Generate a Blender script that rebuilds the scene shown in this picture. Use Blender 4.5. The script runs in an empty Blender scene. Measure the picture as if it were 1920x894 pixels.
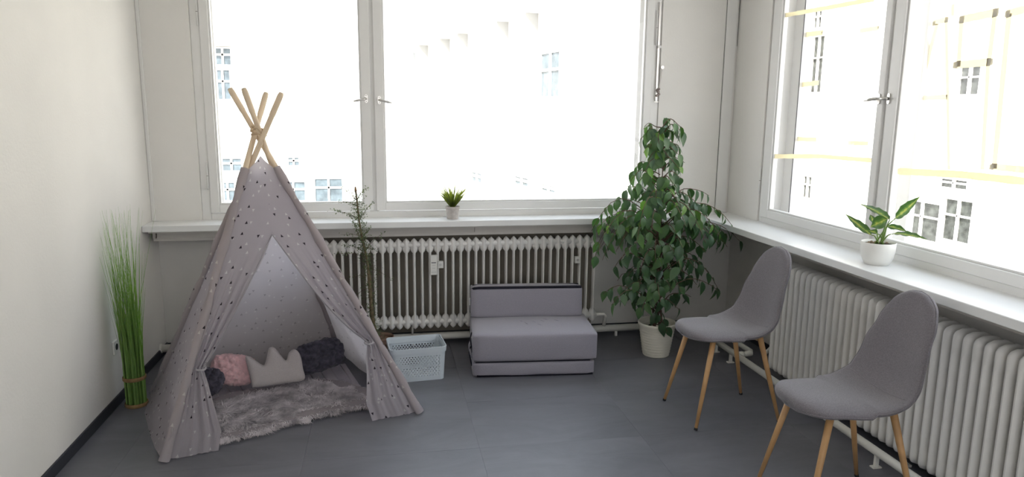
import bpy, bmesh, math, random
from math import sin, cos, pi, radians, sqrt
from mathutils import Vector, Matrix, noise
random.seed(7)
SC = bpy.context.scene
COL = SC.collection

# ------------------------------------------------------------------ camera
FPX, YAW, PITCH, ROLL, CH = 1316.2, 0.1814, 0.1771, 0.0108, 1.7766
_F = Vector((sin(YAW)*cos(PITCH), cos(YAW)*cos(PITCH), -sin(PITCH)))
_R = Vector((cos(YAW), -sin(YAW), 0)); _U = _R.cross(_F)
CR = cos(ROLL)*_R + sin(ROLL)*_U
CU = -sin(ROLL)*_R + cos(ROLL)*_U
cam = bpy.data.cameras.new('camera'); camo = bpy.data.objects.new('camera', cam); COL.objects.link(camo)
cam.sensor_fit = 'HORIZONTAL'; cam.sensor_width = 36; cam.lens = FPX/1920*36
cam.clip_start = .05; cam.clip_end = 400
m4 = Matrix((CR, CU, -_F)).transposed().to_4x4(); m4.translation = (0, 0, CH)
camo.matrix_world = m4
SC.camera = camo

def at(px, py, x=None, y=None, z=None):
    """photo pixel -> point on the plane x=, y= or z="""
    d = CR*((px-960)/FPX) + CU*((447-py)/FPX) + _F
    C = Vector((0, 0, CH))
    if x is not None: t = x/d.x
    elif y is not None: t = y/d.y
    else: t = (z-CH)/d.z
    return C + d*t

# ------------------------------------------------------------------ world, sun, exposure
w = bpy.data.worlds.new('sky'); SC.world = w; w.use_nodes = True
nt = w.node_tree; bg = nt.nodes['Background']
tc = nt.nodes.new('ShaderNodeTexCoord'); sp = nt.nodes.new('ShaderNodeSeparateXYZ')
rp = nt.nodes.new('ShaderNodeValToRGB')
nt.links.new(tc.outputs['Generated'], sp.inputs[0]); nt.links.new(sp.outputs['Z'], rp.inputs[0])
rp.color_ramp.elements[0].position = 0.0; rp.color_ramp.elements[0].color = (1.0, .98, .97, 1)
rp.color_ramp.elements[1].position = 0.6; rp.color_ramp.elements[1].color = (.78, .88, 1.0, 1)
nt.links.new(rp.outputs[0], bg.inputs['Color'])
bg.inputs['Strength'].default_value = 5.2
sl = bpy.data.lights.new('sun', 'SUN'); sl.energy = 17; sl.angle = radians(1); sl.color = (1, .95, .87)
so = bpy.data.objects.new('sun', sl); COL.objects.link(so)
so.rotation_euler = Vector((.45, .62, -.62)).to_track_quat('-Z', 'Y').to_euler()
vs = SC.view_settings
vs.view_transform = 'Standard'; vs.look = 'None'; vs.gamma = 1; vs.use_curve_mapping = False
vs.exposure = -0.38
def portal(name, loc, sx, sy, direction):
    l = bpy.data.lights.new(name, 'AREA'); l.shape = 'RECTANGLE'; l.size = sx; l.size_y = sy; l.energy = 1
    l.cycles.is_portal = True
    o = bpy.data.objects.new(name, l); COL.objects.link(o); o.location = loc
    o.rotation_euler = Vector(direction).to_track_quat('-Z', 'Y').to_euler()
# room dimensions
XL, XR, YB, YF, ZC = -1.625, 2.76, 5.304, -1.6, 3.10
YBW = 5.40      # lower recess wall behind the radiator
XRW = 2.86
ZS, TS, YS, XS = .9944, .0448, 5.067, 2.444
portal('portal_back', ((-1.17+2.02)/2, 5.62, 1.98), 3.3, 1.85, (0, -1, 0))
portal('portal_right', (3.05, 3.1, 1.98), 3.4, 1.85, (-1, 0, 0))
portal('portal_rear', (.6, YF-.15, 1.8), 2.6, 1.6, (0, 1, 0))

# ------------------------------------------------------------------ materials
MATS = {}
def mat(name, color, rough=.6, spec=.4, metal=0, noise_amt=0, noise_scale=8, bump=0, bump_scale=40, sheen=0, trans=0, coat=0):
    if name in MATS: return MATS[name]
    m = bpy.data.materials.new(name); m.use_nodes = True
    n = m.node_tree.nodes; L = m.node_tree.links; b = n['Principled BSDF']
    b.inputs['Base Color'].default_value = (*color, 1)
    b.inputs['Roughness'].default_value = rough
    b.inputs['Specular IOR Level'].default_value = spec
    b.inputs['Metallic'].default_value = metal
    b.inputs['Sheen Weight'].default_value = sheen
    b.inputs['Coat Weight'].default_value = coat
    t = n.new('ShaderNodeTexCoord')
    if noise_amt:
        nz = n.new('ShaderNodeTexNoise'); nz.inputs['Scale'].default_value = noise_scale; nz.inputs['Detail'].default_value = 5
        L.new(t.outputs['Object'], nz.inputs['Vector'])
        r = n.new('ShaderNodeValToRGB')
        r.color_ramp.elements[0].position = .3; r.color_ramp.elements[1].position = .7
        r.color_ramp.elements[0].color = tuple(c*(1-noise_amt) for c in color)+(1,)
        r.color_ramp.elements[1].color = tuple(min(1, c*(1+noise_amt)) for c in color)+(1,)
        L.new(nz.outputs['Fac'], r.inputs[0]); L.new(r.outputs[0], b.inputs['Base Color'])
    if bump:
        nb = n.new('ShaderNodeTexNoise'); nb.inputs['Scale'].default_value = bump_scale; nb.inputs['Detail'].default_value = 4
        L.new(t.outputs['Object'], nb.inputs['Vector'])
        bp = n.new('ShaderNodeBump'); bp.inputs['Strength'].default_value = bump; bp.inputs['Distance'].default_value = .004
        L.new(nb.outputs['Fac'], bp.inputs['Height']); L.new(bp.outputs[0], b.inputs['Normal'])
    if trans:
        tr = n.new('ShaderNodeBsdfTranslucent'); mx = n.new('ShaderNodeMixShader'); mx.inputs[0].default_value = trans
        src = b.inputs['Base Color'].links
        if src: L.new(src[0].from_socket, tr.inputs['Color'])
        else: tr.inputs['Color'].default_value = (*color, 1)
        L.new(b.outputs[0], mx.inputs[1]); L.new(tr.outputs[0], mx.inputs[2])
        L.new(mx.outputs[0], n['Material Output'].inputs['Surface'])
    MATS[name] = m; return m

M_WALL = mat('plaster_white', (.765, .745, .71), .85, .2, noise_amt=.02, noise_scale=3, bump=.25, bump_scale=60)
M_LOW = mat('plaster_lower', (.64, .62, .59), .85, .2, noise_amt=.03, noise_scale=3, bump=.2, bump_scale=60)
M_CEIL = mat('ceiling_white', (.8, .79, .77), .9, .1)
M_PAINT = mat('window_paint', (.77, .76, .74), .35, .45, noise_amt=.015, noise_scale=5, bump=.08, bump_scale=25)
M_SILL = mat('sill_paint', (.78, .78, .77), .28, .5, noise_amt=.015, noise_scale=5)
M_RAD = mat('radiator_enamel', (.80, .78, .75), .35, .45, noise_amt=.03, noise_scale=12)
M_PIPE = mat('pipe_paint', (.80, .78, .72), .4, .4, noise_amt=.02)
M_BASE = mat('baseboard_dark', (.032, .034, .042), .5, .4)
M_STEEL = mat('brushed_steel', (.62, .60, .57), .3, .5, 1)
M_DARK = mat('dark_hole', (.03, .03, .03), .7)
M_RUST = mat('worn_metal', (.22, .18, .16), .5, .4, .6, noise_amt=.4, noise_scale=60)
M_WOOD = mat('pale_beech', (.72, .58, .42), .5, .3, noise_amt=.10, noise_scale=9)
M_LEG = mat('oak_leg', (.50, .29, .13), .42, .4, noise_amt=.12, noise_scale=14)
M_ROPE = mat('tan_rope', (.60, .45, .30), .8, .2)
M_BLACK = mat('black_piping', (.012, .011, .02), .7, .2)
M_RUBBER = mat('rubber', (.015, .015, .015), .6)
M_PLASTIC = mat('basket_plastic', (.55, .60, .64), .45, .4, noise_amt=.01)
M_WHITEPOT = mat('white_ceramic', (.80, .79, .75), .4, .4, noise_amt=.02)
M_CREAM = mat('cream_pot', (.74, .71, .62), .45, .4, noise_amt=.02)
M_STONE = mat('stone_pot', (.52, .48, .45), .85, .2, noise_amt=.12, noise_scale=40, bump=.4, bump_scale=90)
M_TERRA = mat('terracotta', (.19, .12, .09), .8, .2)
M_SOIL = mat('soil', (.045, .032, .025), .95, .1, noise_amt=.5, noise_scale=60, bump=.8, bump_scale=80)
M_BARK = mat('ficus_bark', (.13, .085, .06), .8, .2, noise_amt=.25, noise_scale=25, bump=.4)
M_STAKE = mat('coir_stake', (.16, .125, .075), .95, .1, noise_amt=.35, noise_scale=50, bump=.8, bump_scale=70)
M_RAFFIA = mat('raffia_band', (.25, .16, .075), .8, .2, noise_amt=.2, noise_scale=60)
M_METER = mat('meter_plastic', (.72, .71, .67), .5)
M_METERD = mat('meter_print', (.14, .14, .15), .5)

def cloth(name, color, scale=900, bump=.25, trans=0, mottled=.06):
    """woven cloth: fine crossed thread relief with slight mottling"""
    m = bpy.data.materials.new(name); m.use_nodes = True
    n = m.node_tree.nodes; L = m.node_tree.links; b = n['Principled BSDF']
    b.inputs['Roughness'].default_value = .9; b.inputs['Specular IOR Level'].default_value = .15
    b.inputs['Sheen Weight'].default_value = .25; b.inputs['Sheen Roughness'].default_value = .5
    t = n.new('ShaderNodeTexCoord')
    nz = n.new('ShaderNodeTexNoise'); nz.inputs['Scale'].default_value = scale*.35; nz.inputs['Detail'].default_value = 3
    L.new(t.outputs['Object'], nz.inputs['Vector'])
    r = n.new('ShaderNodeValToRGB'); r.color_ramp.elements[0].position = .3; r.color_ramp.elements[1].position = .7
    r.color_ramp.elements[0].color = tuple(c*(1-mottled) for c in color)+(1,)
    r.color_ramp.elements[1].color = tuple(c*(1+mottled) for c in color)+(1,)
    L.new(nz.outputs['Fac'], r.inputs[0]); L.new(r.outputs[0], b.inputs['Base Color'])
    n2 = n.new('ShaderNodeTexNoise'); n2.inputs['Scale'].default_value = scale*.5
    L.new(t.outputs['Object'], n2.inputs['Vector'])
    bp = n.new('ShaderNodeBump'); bp.inputs['Strength'].default_value = bump; bp.inputs['Distance'].default_value = .0015
    L.new(n2.outputs['Fac'], bp.inputs['Height']); L.new(bp.outputs[0], b.inputs['Normal'])
    MATS[name] = m; return m
M_CHAIR = cloth('grey_wool', (.175, .160, .172), 700, .4, mottled=.22)
M_SOFA = cloth('mauve_grey_cloth', (.28, .264, .303), 500, .2)
M_CROWN = cloth('taupe_cloth', (.50, .46, .45), 500, .3)
M_MAT = cloth('mat_cloth', (.42, .38, .43), 300, .3)

# teepee fabric with printed little triangles (UV in metres)
def tent_material():
    m = bpy.data.materials.new('tent_cotton'); m.use_nodes = True
    n = m.node_tree.nodes; L = m.node_tree.links; b = n['Principled BSDF']
    b.inputs['Roughness'].default_value = .9; b.inputs['Specular IOR Level'].default_value = .1
    uv = n.new('ShaderNodeUVMap')
    def math_(op, a, bb=None, c=None):
        x = n.new('ShaderNodeMath'); x.operation = op
        for i, v in enumerate((a, bb, c)):
            if v is None: continue
            if isinstance(v, (int, float)): x.inputs[i].default_value = v
            else: L.new(v, x.inputs[i])
        return x.outputs[0]
    def layer(cell, ox, oy, size, keep):
        s = n.new('ShaderNodeSeparateXYZ'); L.new(uv.outputs[0], s.inputs[0])
        u = math_('DIVIDE', math_('ADD', s.outputs[0], ox), cell); v = math_('DIVIDE', math_('ADD', s.outputs[1], oy), cell)
        fu, fv = math_('FLOOR', u), math_('FLOOR', v)
        c = n.new('ShaderNodeCombineXYZ'); L.new(fu, c.inputs[0]); L.new(fv, c.inputs[1]); c.inputs[2].default_value = ox*31
        wn = n.new('ShaderNodeTexWhiteNoise'); wn.noise_dimensions = '3D'; L.new(c.outputs[0], wn.inputs['Vector'])
        cs = n.new('ShaderNodeSeparateColor'); L.new(wn.outputs['Color'], cs.inputs[0])
        k = size/cell
        # local position in units of the triangle size
        x = math_('DIVIDE', math_('SUBTRACT', math_('SUBTRACT', u, fu), math_('MULTIPLY_ADD', cs.outputs[0], 1-k*1.2, k*.6)), k)
        y = math_('DIVIDE', math_('SUBTRACT', math_('SUBTRACT', v, fv), math_('MULTIPLY_ADD', cs.outputs[1], 1-k*1.2, k*.6)), k)
        sg = math_('SUBTRACT', math_('MULTIPLY', math_('GREATER_THAN', cs.outputs[2], .4), 2), 1)
        y = math_('MULTIPLY', y, sg)
        inside = math_('MULTIPLY', math_('GREATER_THAN', y, -.5), math_('LESS_THAN', math_('ADD', math_('MULTIPLY', math_('ABSOLUTE', x), 2), y), .5))
        return math_('MULTIPLY', inside, math_('LESS_THAN', wn.outputs['Value'], keep))
    wl = layer(.088, .013, .021, .018, .66); wl2 = layer(.125, .417, .333, .017, .5)
    dk = layer(.092, .231, .117, .018, .70)
    mw = n.new('ShaderNodeMix'); mw.data_type = 'RGBA'; md = n.new('ShaderNodeMix'); md.data_type = 'RGBA'
    tc_ = n.new('ShaderNodeTexCoord'); nz = n.new('ShaderNodeTexNoise'); nz.inputs['Scale'].default_value = 6; L.new(tc_.outputs['Object'], nz.inputs['Vector'])
    rr = n.new('ShaderNodeValToRGB'); rr.color_ramp.elements[0].color = (.53, .495, .527, 1); rr.color_ramp.elements[1].color = (.60, .562, .592, 1)
    L.new(nz.outputs['Fac'], rr.inputs[0])
    gm = n.new('ShaderNodeNewGeometry'); pf = math_('MULTIPLY_ADD', gm.outputs['Backfacing'], -.62, 1)
    L.new(math_('MULTIPLY', math_('MAXIMUM', wl, wl2), pf), mw.inputs['Factor']); L.new(rr.outputs[0], mw.inputs['A']); mw.inputs['B'].default_value = (.78, .77, .76, 1)
    L.new(math_('MULTIPLY', dk, pf), md.inputs['Factor']); L.new(mw.outputs['Result'], md.inputs['A']); md.inputs['B'].default_value = (.06, .05, .06, 1)
    L.new(md.outputs['Result'], b.inputs['Base Color'])
    tr = n.new('ShaderNodeBsdfTranslucent'); L.new(md.outputs['Result'], tr.inputs['Color'])
    mx = n.new('ShaderNodeMixShader'); mx.inputs[0].default_value = .6
    L.new(b.outputs[0], mx.inputs[1]); L.new(tr.outputs[0], mx.inputs[2]); L.new(mx.outputs[0], n['Material Output'].inputs['Surface'])
    return m
M_TENT = tent_material()

def floor_material():
    m = bpy.data.materials.new('slate_vinyl'); m.use_nodes = True
    n = m.node_tree.nodes; L = m.node_tree.links; b = n['Principled BSDF']
    t = n.new('ShaderNodeTexCoord'); mp = n.new('ShaderNodeMapping'); mp.inputs['Scale'].default_value = (.8, 2.2, 1)
    L.new(t.outputs['Object'], mp.inputs[0])
    oi = n.new('ShaderNodeObjectInfo'); ad = n.new('ShaderNodeVectorMath'); ad.operation = 'ADD'
    sc_ = n.new('ShaderNodeVectorMath'); sc_.operation = 'SCALE'; sc_.inputs['Scale'].default_value = 40
    cmb = n.new('ShaderNodeCombineXYZ'); L.new(oi.outputs['Random'], cmb.inputs[0]); L.new(oi.outputs['Random'], cmb.inputs[1])
    L.new(cmb.outputs[0], sc_.inputs[0]); L.new(mp.outputs[0], ad.inputs[0]); L.new(sc_.outputs[0], ad.inputs[1])
    n1 = n.new('ShaderNodeTexNoise'); n1.inputs['Scale'].default_value = 2.2; n1.inputs['Detail'].default_value = 9; n1.inputs['Roughness'].default_value = .68; n1.inputs['Distortion'].default_value = .8
    L.new(ad.outputs[0], n1.inputs['Vector'])
    r = n.new('ShaderNodeValToRGB')
    r.color_ramp.elements[0].position = .28; r.color_ramp.elements[0].color = (.105, .105, .122, 1)
    r.color_ramp.elements[1].position = .75; r.color_ramp.elements[1].color = (.165, .165, .185, 1)
    L.new(n1.outputs['Fac'], r.inputs[0]); L.new(r.outputs[0], b.inputs['Base Color'])
    r2 = n.new('ShaderNodeMapRange'); r2.inputs['To Min'].default_value = .34; r2.inputs['To Max'].default_value = .48
    L.new(n1.outputs['Fac'], r2.inputs['Value']); L.new(r2.outputs[0], b.inputs['Roughness'])
    b.inputs['Specular IOR Level'].default_value = .5
    bp = n.new('ShaderNodeBump'); bp.inputs['Strength'].default_value = .15; bp.inputs['Distance'].default_value = .002
    L.new(n1.outputs['Fac'], bp.inputs['Height']); L.new(bp.outputs[0], b.inputs['Normal'])
    return m
M_FLOOR = floor_material()

def leaf_material(name, c0, c1, rough=.4, trans=.35, spec=.5):
    m = bpy.data.materials.new(name); m.use_nodes = True
    n = m.node_tree.nodes; L = m.node_tree.links; b = n['Principled BSDF']
    oi = n.new('ShaderNodeObjectInfo'); t = n.new('ShaderNodeTexCoord')
    nz = n.new('ShaderNodeTexNoise'); nz.inputs['Scale'].default_value = 12; L.new(t.outputs['Object'], nz.inputs['Vector'])
    ad = n.new('ShaderNodeMath'); ad.operation = 'MULTIPLY_ADD'; ad.inputs[1].default_value = .5
    L.new(nz.outputs['Fac'], ad.inputs[0]); 
    hf = n.new('ShaderNodeMath'); hf.operation = 'MULTIPLY'; hf.inputs[1].default_value = .6; L.new(oi.outputs['Random'], hf.inputs[0])
    L.new(hf.outputs[0], ad.inputs[2])
    r = n.new('ShaderNodeValToRGB'); r.color_ramp.elements[0].position = .15; r.color_ramp.elements[1].position = .85
    r.color_ramp.elements[0].color = (*c0, 1); r.color_ramp.elements[1].color = (*c1, 1)
    L.new(ad.outputs[0], r.inputs[0]); L.new(r.outputs[0], b.inputs['Base Color'])
    b.inputs['Roughness'].default_value = rough; b.inputs['Specular IOR Level'].default_value = spec
    tr = n.new('ShaderNodeBsdfTranslucent'); mul = n.new('ShaderNodeMix'); mul.data_type = 'RGBA'; mul.blend_type = 'MULTIPLY'; mul.inputs['Factor'].default_value = 1
    L.new(r.outputs[0], mul.inputs['A']); mul.inputs['B'].default_value = (2.2, 2.6, .8, 1)
    L.new(mul.outputs['Result'], tr.inputs['Color'])
    mx = n.new('ShaderNodeMixShader'); mx.inputs[0].default_value = trans
    L.new(b.outputs[0], mx.inputs[1]); L.new(tr.outputs[0], mx.inputs[2]); L.new(mx.outputs[0], n['Material Output'].inputs['Surface'])
    return m
M_FICUS = leaf_material('ficus_leaf', (.032, .075, .040), (.085, .155, .068), .35, .22)
M_FICUSY = leaf_material('ficus_leaf_young', (.09, .19, .05), (.16, .28, .07), .4, .35)
M_GRASS = leaf_material('artificial_grass', (.13, .24, .055), (.30, .44, .14), .5, .2)
M_GRASS2 = leaf_material('succulent_grass', (.035, .05, .022), (.20, .22, .04), .5, .3)
M_TWIG = leaf_material('twiggy_leaf', (.05, .075, .035), (.11, .14, .07), .6, .2)

def variegated():
    m = bpy.data.materials.new('variegated_leaf'); m.use_nodes = True
    n = m.node_tree.nodes; L = m.node_tree.links; b = n['Principled BSDF']
    uv = n.new('ShaderNodeUVMap'); s = n.new('ShaderNodeSeparateXYZ'); L.new(uv.outputs[0], s.inputs[0])
    ab = n.new('ShaderNodeMath'); ab.operation = 'ABSOLUTE'; L.new(s.outputs[1], ab.inputs[0])
    t = n.new('ShaderNodeTexCoord'); nz = n.new('ShaderNodeTexNoise'); nz.inputs['Scale'].default_value = 45; nz.inputs['Detail'].default_value = 4
    L.new(t.outputs['Object'], nz.inputs['Vector'])
    ad = n.new('ShaderNodeMath'); ad.operation = 'MULTIPLY_ADD'; ad.inputs[1].default_value = .9; L.new(nz.outputs['Fac'], ad.inputs[0]); L.new(ab.outputs[0], ad.inputs[2])
    r = n.new('ShaderNodeValToRGB')
    r.color_ramp.elements[0].position = .45; r.color_ramp.elements[0].color = (.50, .52, .12, 1)
    r.color_ramp.elements[1].position = 1.0; r.color_ramp.elements[1].color = (.055, .13, .03, 1)
    e = r.color_ramp.elements.new(.68); e.color = (.15, .28, .05, 1)
    L.new(ad.outputs[0], r.inputs[0]); L.new(r.outputs[0], b.inputs['Base Color']); b.inputs['Roughness'].default_value = .35
    tr = n.new('ShaderNodeBsdfTranslucent'); L.new(r.outputs[0], tr.inputs['Color']); mx = n.new('ShaderNodeMixShader'); mx.inputs[0].default_value = .35
    L.new(b.outputs[0], mx.inputs[1]); L.new(tr.outputs[0], mx.inputs[2]); L.new(mx.outputs[0], n['Material Output'].inputs['Surface'])
    return m
M_VAR = variegated()

def glass():
    m = bpy.data.materials.new('window_glass'); m.use_nodes = True
    n = m.node_tree.nodes; L = m.node_tree.links; n.remove(n['Principled BSDF'])
    t = n.new('ShaderNodeBsdfTransparent'); t.inputs[0].default_value = (.99, .99, .99, 1)
    g = n.new('ShaderNodeBsdfGlossy'); g.inputs['Roughness'].default_value = .01
    f = n.new('ShaderNodeLayerWeight'); f.inputs[0].default_value = .5
    pw = n.new('ShaderNodeMath'); pw.operation = 'POWER'; L.new(f.outputs['Facing'], pw.inputs[0]); pw.inputs[1].default_value = 5
    ma = n.new('ShaderNodeMath'); ma.operation = 'MULTIPLY_ADD'; L.new(pw.outputs[0], ma.inputs[0]); ma.inputs[1].default_value = .4; ma.inputs[2].default_value = .02
    mx = n.new('ShaderNodeMixShader'); L.new(ma.outputs[0], mx.inputs[0]); L.new(t.outputs[0], mx.inputs[1]); L.new(g.outputs[0], mx.inputs[2])
    L.new(mx.outputs[0], n['Material Output'].inputs['Surface']); return m
M_GLASS = glass()
def tape():
    m = bpy.data.materials.new('masking_tape'); m.use_nodes = True
    n = m.node_tree.nodes; L = m.node_tree.links; b = n['Principled BSDF']
    b.inputs['Base Color'].default_value = (.85, .81, .66, 1); b.inputs['Roughness'].default_value = .8
    tr = n.new('ShaderNodeBsdfTranslucent'); tr.inputs[0].default_value = (.84, .79, .635, 1)
    tp = n.new('ShaderNodeBsdfTransparent'); tp.inputs[0].default_value = (1, .95, .72, 1)
    t = n.new('ShaderNodeTexCoord'); nz = n.new('ShaderNodeTexNoise'); nz.inputs['Scale'].default_value = 60; L.new(t.outputs['Object'], nz.inputs['Vector'])
    mr = n.new('ShaderNodeMapRange'); mr.inputs['To Min'].default_value = .03; mr.inputs['To Max'].default_value = .12; L.new(nz.outputs['Fac'], mr.inputs['Value'])
    m1 = n.new('ShaderNodeMixShader'); m1.inputs[0].default_value = .6; L.new(b.outputs[0], m1.inputs[1]); L.new(tr.outputs[0], m1.inputs[2])
    m2 = n.new('ShaderNodeMixShader'); L.new(mr.outputs[0], m2.inputs[0]); L.new(m1.outputs[0], m2.inputs[1]); L.new(tp.outputs[0], m2.inputs[2])
    L.new(m2.outputs[0], n['Material Output'].inputs['Surface']); return m
M_TAPE = tape()
M_FACADE = mat('facade_white', (.86, .84, .78), .9, .1, noise_amt=.02, noise_scale=1)
M_FACP = mat('facade_pane', (.10, .13, .15), .15, .5, noise_amt=.35, noise_scale=2.5)
M_FACT = mat('facade_trim', (.80, .78, .74), .8)
M_GROUND = mat('courtyard_paving', (.45, .44, .41), .9, noise_amt=.1, noise_scale=.5)

# ------------------------------------------------------------------ mesh helpers
class MB:
    def __init__(s): s.v = []; s.f = []; s.uv = None; s.mi = []
    def add(s, vs, fs):
        o = len(s.v); s.v += [Vector(v) for v in vs]; s.f += [tuple(i+o for i in f) for f in fs]; return s
    def box(s, a, b):
        x0, y0, z0 = a; x1, y1, z1 = b
        x0, x1 = min(x0, x1), max(x0, x1); y0, y1 = min(y0, y1), max(y0, y1); z0, z1 = min(z0, z1), max(z0, z1)
        return s.add([(x0,y0,z0),(x1,y0,z0),(x1,y1,z0),(x0,y1,z0),(x0,y0,z1),(x1,y0,z1),(x1,y1,z1),(x0,y1,z1)],
                     [(0,3,2,1),(4,5,6,7),(0,1,5,4),(1,2,6,5),(2,3,7,6),(3,0,4,7)])
    def tube(s, pts, r, n=10, cap=True):
        pts = [Vector(p) for p in pts]; rs = r if isinstance(r, (list, tuple)) else [r]*len(pts)
        rings = []; prev = None
        for i, p in enumerate(pts):
            d = (pts[min(i+1, len(pts)-1)]-pts[max(i-1, 0)]).normalized()
            if prev is None:
                a = Vector((0, 0, 1)) if abs(d.z) < .9 else Vector((1, 0, 0)); u = d.cross(a).normalized()
            else: u = (prev-d*prev.dot(d)).normalized()
            prev = u; v = d.cross(u)
            rings.append([p+(u*cos(2*pi*k/n)+v*sin(2*pi*k/n))*rs[i] for k in range(n)])
        vs = [q for R in rings for q in R]; fs = []
        for i in range(len(rings)-1):
            for k in range(n):
                fs.append((i*n+k, i*n+(k+1)%n, (i+1)*n+(k+1)%n, (i+1)*n+k))
        if cap: fs.append(tuple(reversed(range(n)))); fs.append(tuple(range((len(rings)-1)*n, len(rings)*n)))
        return s.add(vs, fs)
    def lathe(s, c, prof, n=32, close=True):
        c = Vector(c); vs = []; fs = []
        for r, z in prof:
            for k in range(n): vs.append(c+Vector((r*cos(2*pi*k/n), r*sin(2*pi*k/n), z)))
        for i in range(len(prof)-1):
            for k in range(n): fs.append((i*n+k, i*n+(k+1)%n, (i+1)*n+(k+1)%n, (i+1)*n+k))
        if close: fs.append(tuple(reversed(range(n)))); fs.append(tuple(range((len(prof)-1)*n, len(prof)*n)))
        return s.add(vs, fs)
    def grid(s, P, closeu=False):
        R = len(P); Cn = len(P[0]); vs = [p for r in P for p in r]; fs = []
        for i in range(R-1):
            for j in range(Cn-1 if not closeu else Cn):
                fs.append((i*Cn+j, i*Cn+(j+1)%Cn, (i+1)*Cn+(j+1)%Cn, (i+1)*Cn+j))
        return s.add(vs, fs)
    def build(s, name, material, parent=None, smooth=False, bevel=0, kind=None, label=None, uvs=None, local=False, fix=True):
        off = Vector((0, 0, 0))
        if parent is not None and not local:
            q = parent
            while q is not None: off = off+q.location; q = q.parent
        me = bpy.data.meshes.new(name)
        me.from_pydata([v-off for v in s.v], [], s.f)
        if uvs:
            ul = me.uv_layers.new(name='UVMap')
            for lp in me.loops: ul.data[lp.index].uv = uvs[lp.vertex_index]
        if fix and not uvs:
            bm = bmesh.new(); bm.from_mesh(me); bmesh.ops.recalc_face_normals(bm, faces=bm.faces); bm.to_mesh(me); bm.free()
        me.materials.append(material)
        if material is M_TENT:
            me.update(); dsum = sum(((p.center+off)-Vector((-.68, 4.25, .5))).dot(p.normal)*p.area for p in me.polygons)
            if name == 'front_curtain': dsum = sum(-p.normal.y*p.area for p in me.polygons)
            if dsum < 0: me.flip_normals()
        if smooth:
            for p in me.polygons: p.use_smooth = True
        o = bpy.data.objects.new(name, me); COL.objects.link(o)
        if parent is not None: o.parent = parent
        if bevel:
            b = o.modifiers.new('bevel', 'BEVEL'); b.width = bevel; b.segments = 2; b.limit_method = 'ANGLE'; b.harden_normals = False
        if kind: o['kind'] = kind
        if label: o['label'] = label
        return o
def sharp(o, ang=40):
    me = o.data
    try: me.set_sharp_from_angle(angle=radians(ang))
    except Exception: pass
    return o
def empty(name, loc, rz=0):
    o = bpy.data.objects.new(name, None); COL.objects.link(o); o.location = loc; o.rotation_euler = (0, 0, rz)
    o.empty_display_size = .1; return o
def tag(o, label, cat, group=None):
    o['label'] = label; o['category'] = cat
    if group: o['group'] = group
    return o
def struct(o, label=None):
    o['kind'] = 'structure'
    if label: o['label'] = label
    return o
def BOX(name, a, b, m, parent=None, bevel=0, **k): return MB().box(a, b).build(name, m, parent, bevel=bevel, **k)
def child_copy(o, parent, loc=None):
    c = o.copy(); COL.objects.link(c); c.parent = parent
    if loc is not None: c.location = loc
    return c
def lerp(a, b, t): return a+(b-a)*t
def spline(pts, n):
    """Catmull-Rom through points"""
    P = [Vector(p) for p in pts]; P = [P[0]*2-P[1]]+P+[P[-1]*2-P[-2]]; out = []
    segs = len(P)-3
    for i in range(n+1):
        t = i/n*segs; k = min(int(t), segs-1); f = t-k; a, b, c, d = P[k:k+4]
        out.append(.5*((2*b)+(c-a)*f+(2*a-5*b+4*c-d)*f*f+(-a+3*b-3*c+d)*f**3))
    return out
def curve1(xs, ys, x):
    """piecewise smooth interpolation"""
    if x <= xs[0]: return ys[0]
    for i in range(len(xs)-1):
        if x <= xs[i+1]:
            f = (x-xs[i])/(xs[i+1]-xs[i]); f = f*f*(3-2*f); return ys[i]+(ys[i+1]-ys[i])*f
    return ys[-1]

# ------------------------------------------------------------------ floor of large vinyl tiles
fl = empty('floor', (0, 0, 0)); struct(fl, 'dark slate grey vinyl tile floor with faint seams')
BOX('subfloor', (XL-.3, YF-.3, -.15), (XRW+.3, YBW+.3, -.004), M_BASE, fl)
TX, TY = .915, .61
j1 = at(885, 790, z=0)
tx0 = j1.x - TX*4; ty0 = at(920, 838, z=0).y - TY*8
row = 0; y = ty0
while y < YBW+.05:
    if y+TY > YF:
        x = tx0 - (TX*.5 if False else 0) - TX*2
        while x < XRW+.05:
            x0, x1 = max(x, XL-.02), min(x+TX, XRW+.02); y0, y1 = max(y, YF-.02), min(y+TY, YBW+.02)
            if x1-x0 > .02 and y1-y0 > .02:
                BOX('tile', (x0+.0004, y0+.0004, -.006), (x1-.0004, y1-.0004, random.uniform(-.0003, 0)), M_FLOOR, fl)
            x += TX
    y += TY
BOX('ceiling', (XL-.3, YF-.3, ZC), (XRW+.3, YBW+.3, ZC+.15), M_CEIL)['kind'] = 'structure'

# walls
WX0, WX1 = -1.29, 2.13       # back window opening
WZ0, WZ1 = ZS-.03, 2.90
W2Y0, W2Y1 = 1.30, 4.82      # right window opening
wl = empty('wall_left', (XL, 2, 0)); struct(wl, 'white plastered wall on the left')
BOX('plaster', (XL-.2, YF-.2, -.1), (XL, YBW+.2, ZC+.1), M_WALL, wl)
wb = empty('wall_back', (0, YB, 0)); struct(wb, 'off-white wall around and below the wide window')
BOX('pier', (XL, YB, ZS-.045), (WX0, YB+.32, ZC), M_WALL, wb)
BOX('pier', (WX1, YB, ZS-.045), (XRW+.2, YB+.32, ZC), M_WALL, wb)
BOX('lintel', (WX0, YB, WZ1), (WX1, YB+.32, ZC), M_WALL, wb)
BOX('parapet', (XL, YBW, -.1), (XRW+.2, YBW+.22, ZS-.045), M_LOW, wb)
wr = empty('wall_right', (XR, 3, 0)); struct(wr, 'off-white wall around and below the right window')
BOX('pier', (XR, W2Y1, ZS-.045), (XR+.32, YB-.001, ZC), M_WALL, wr)
BOX('pier', (XR, YF-.2, ZS-.045), (XR+.32, W2Y0, ZC), M_WALL, wr)
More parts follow.
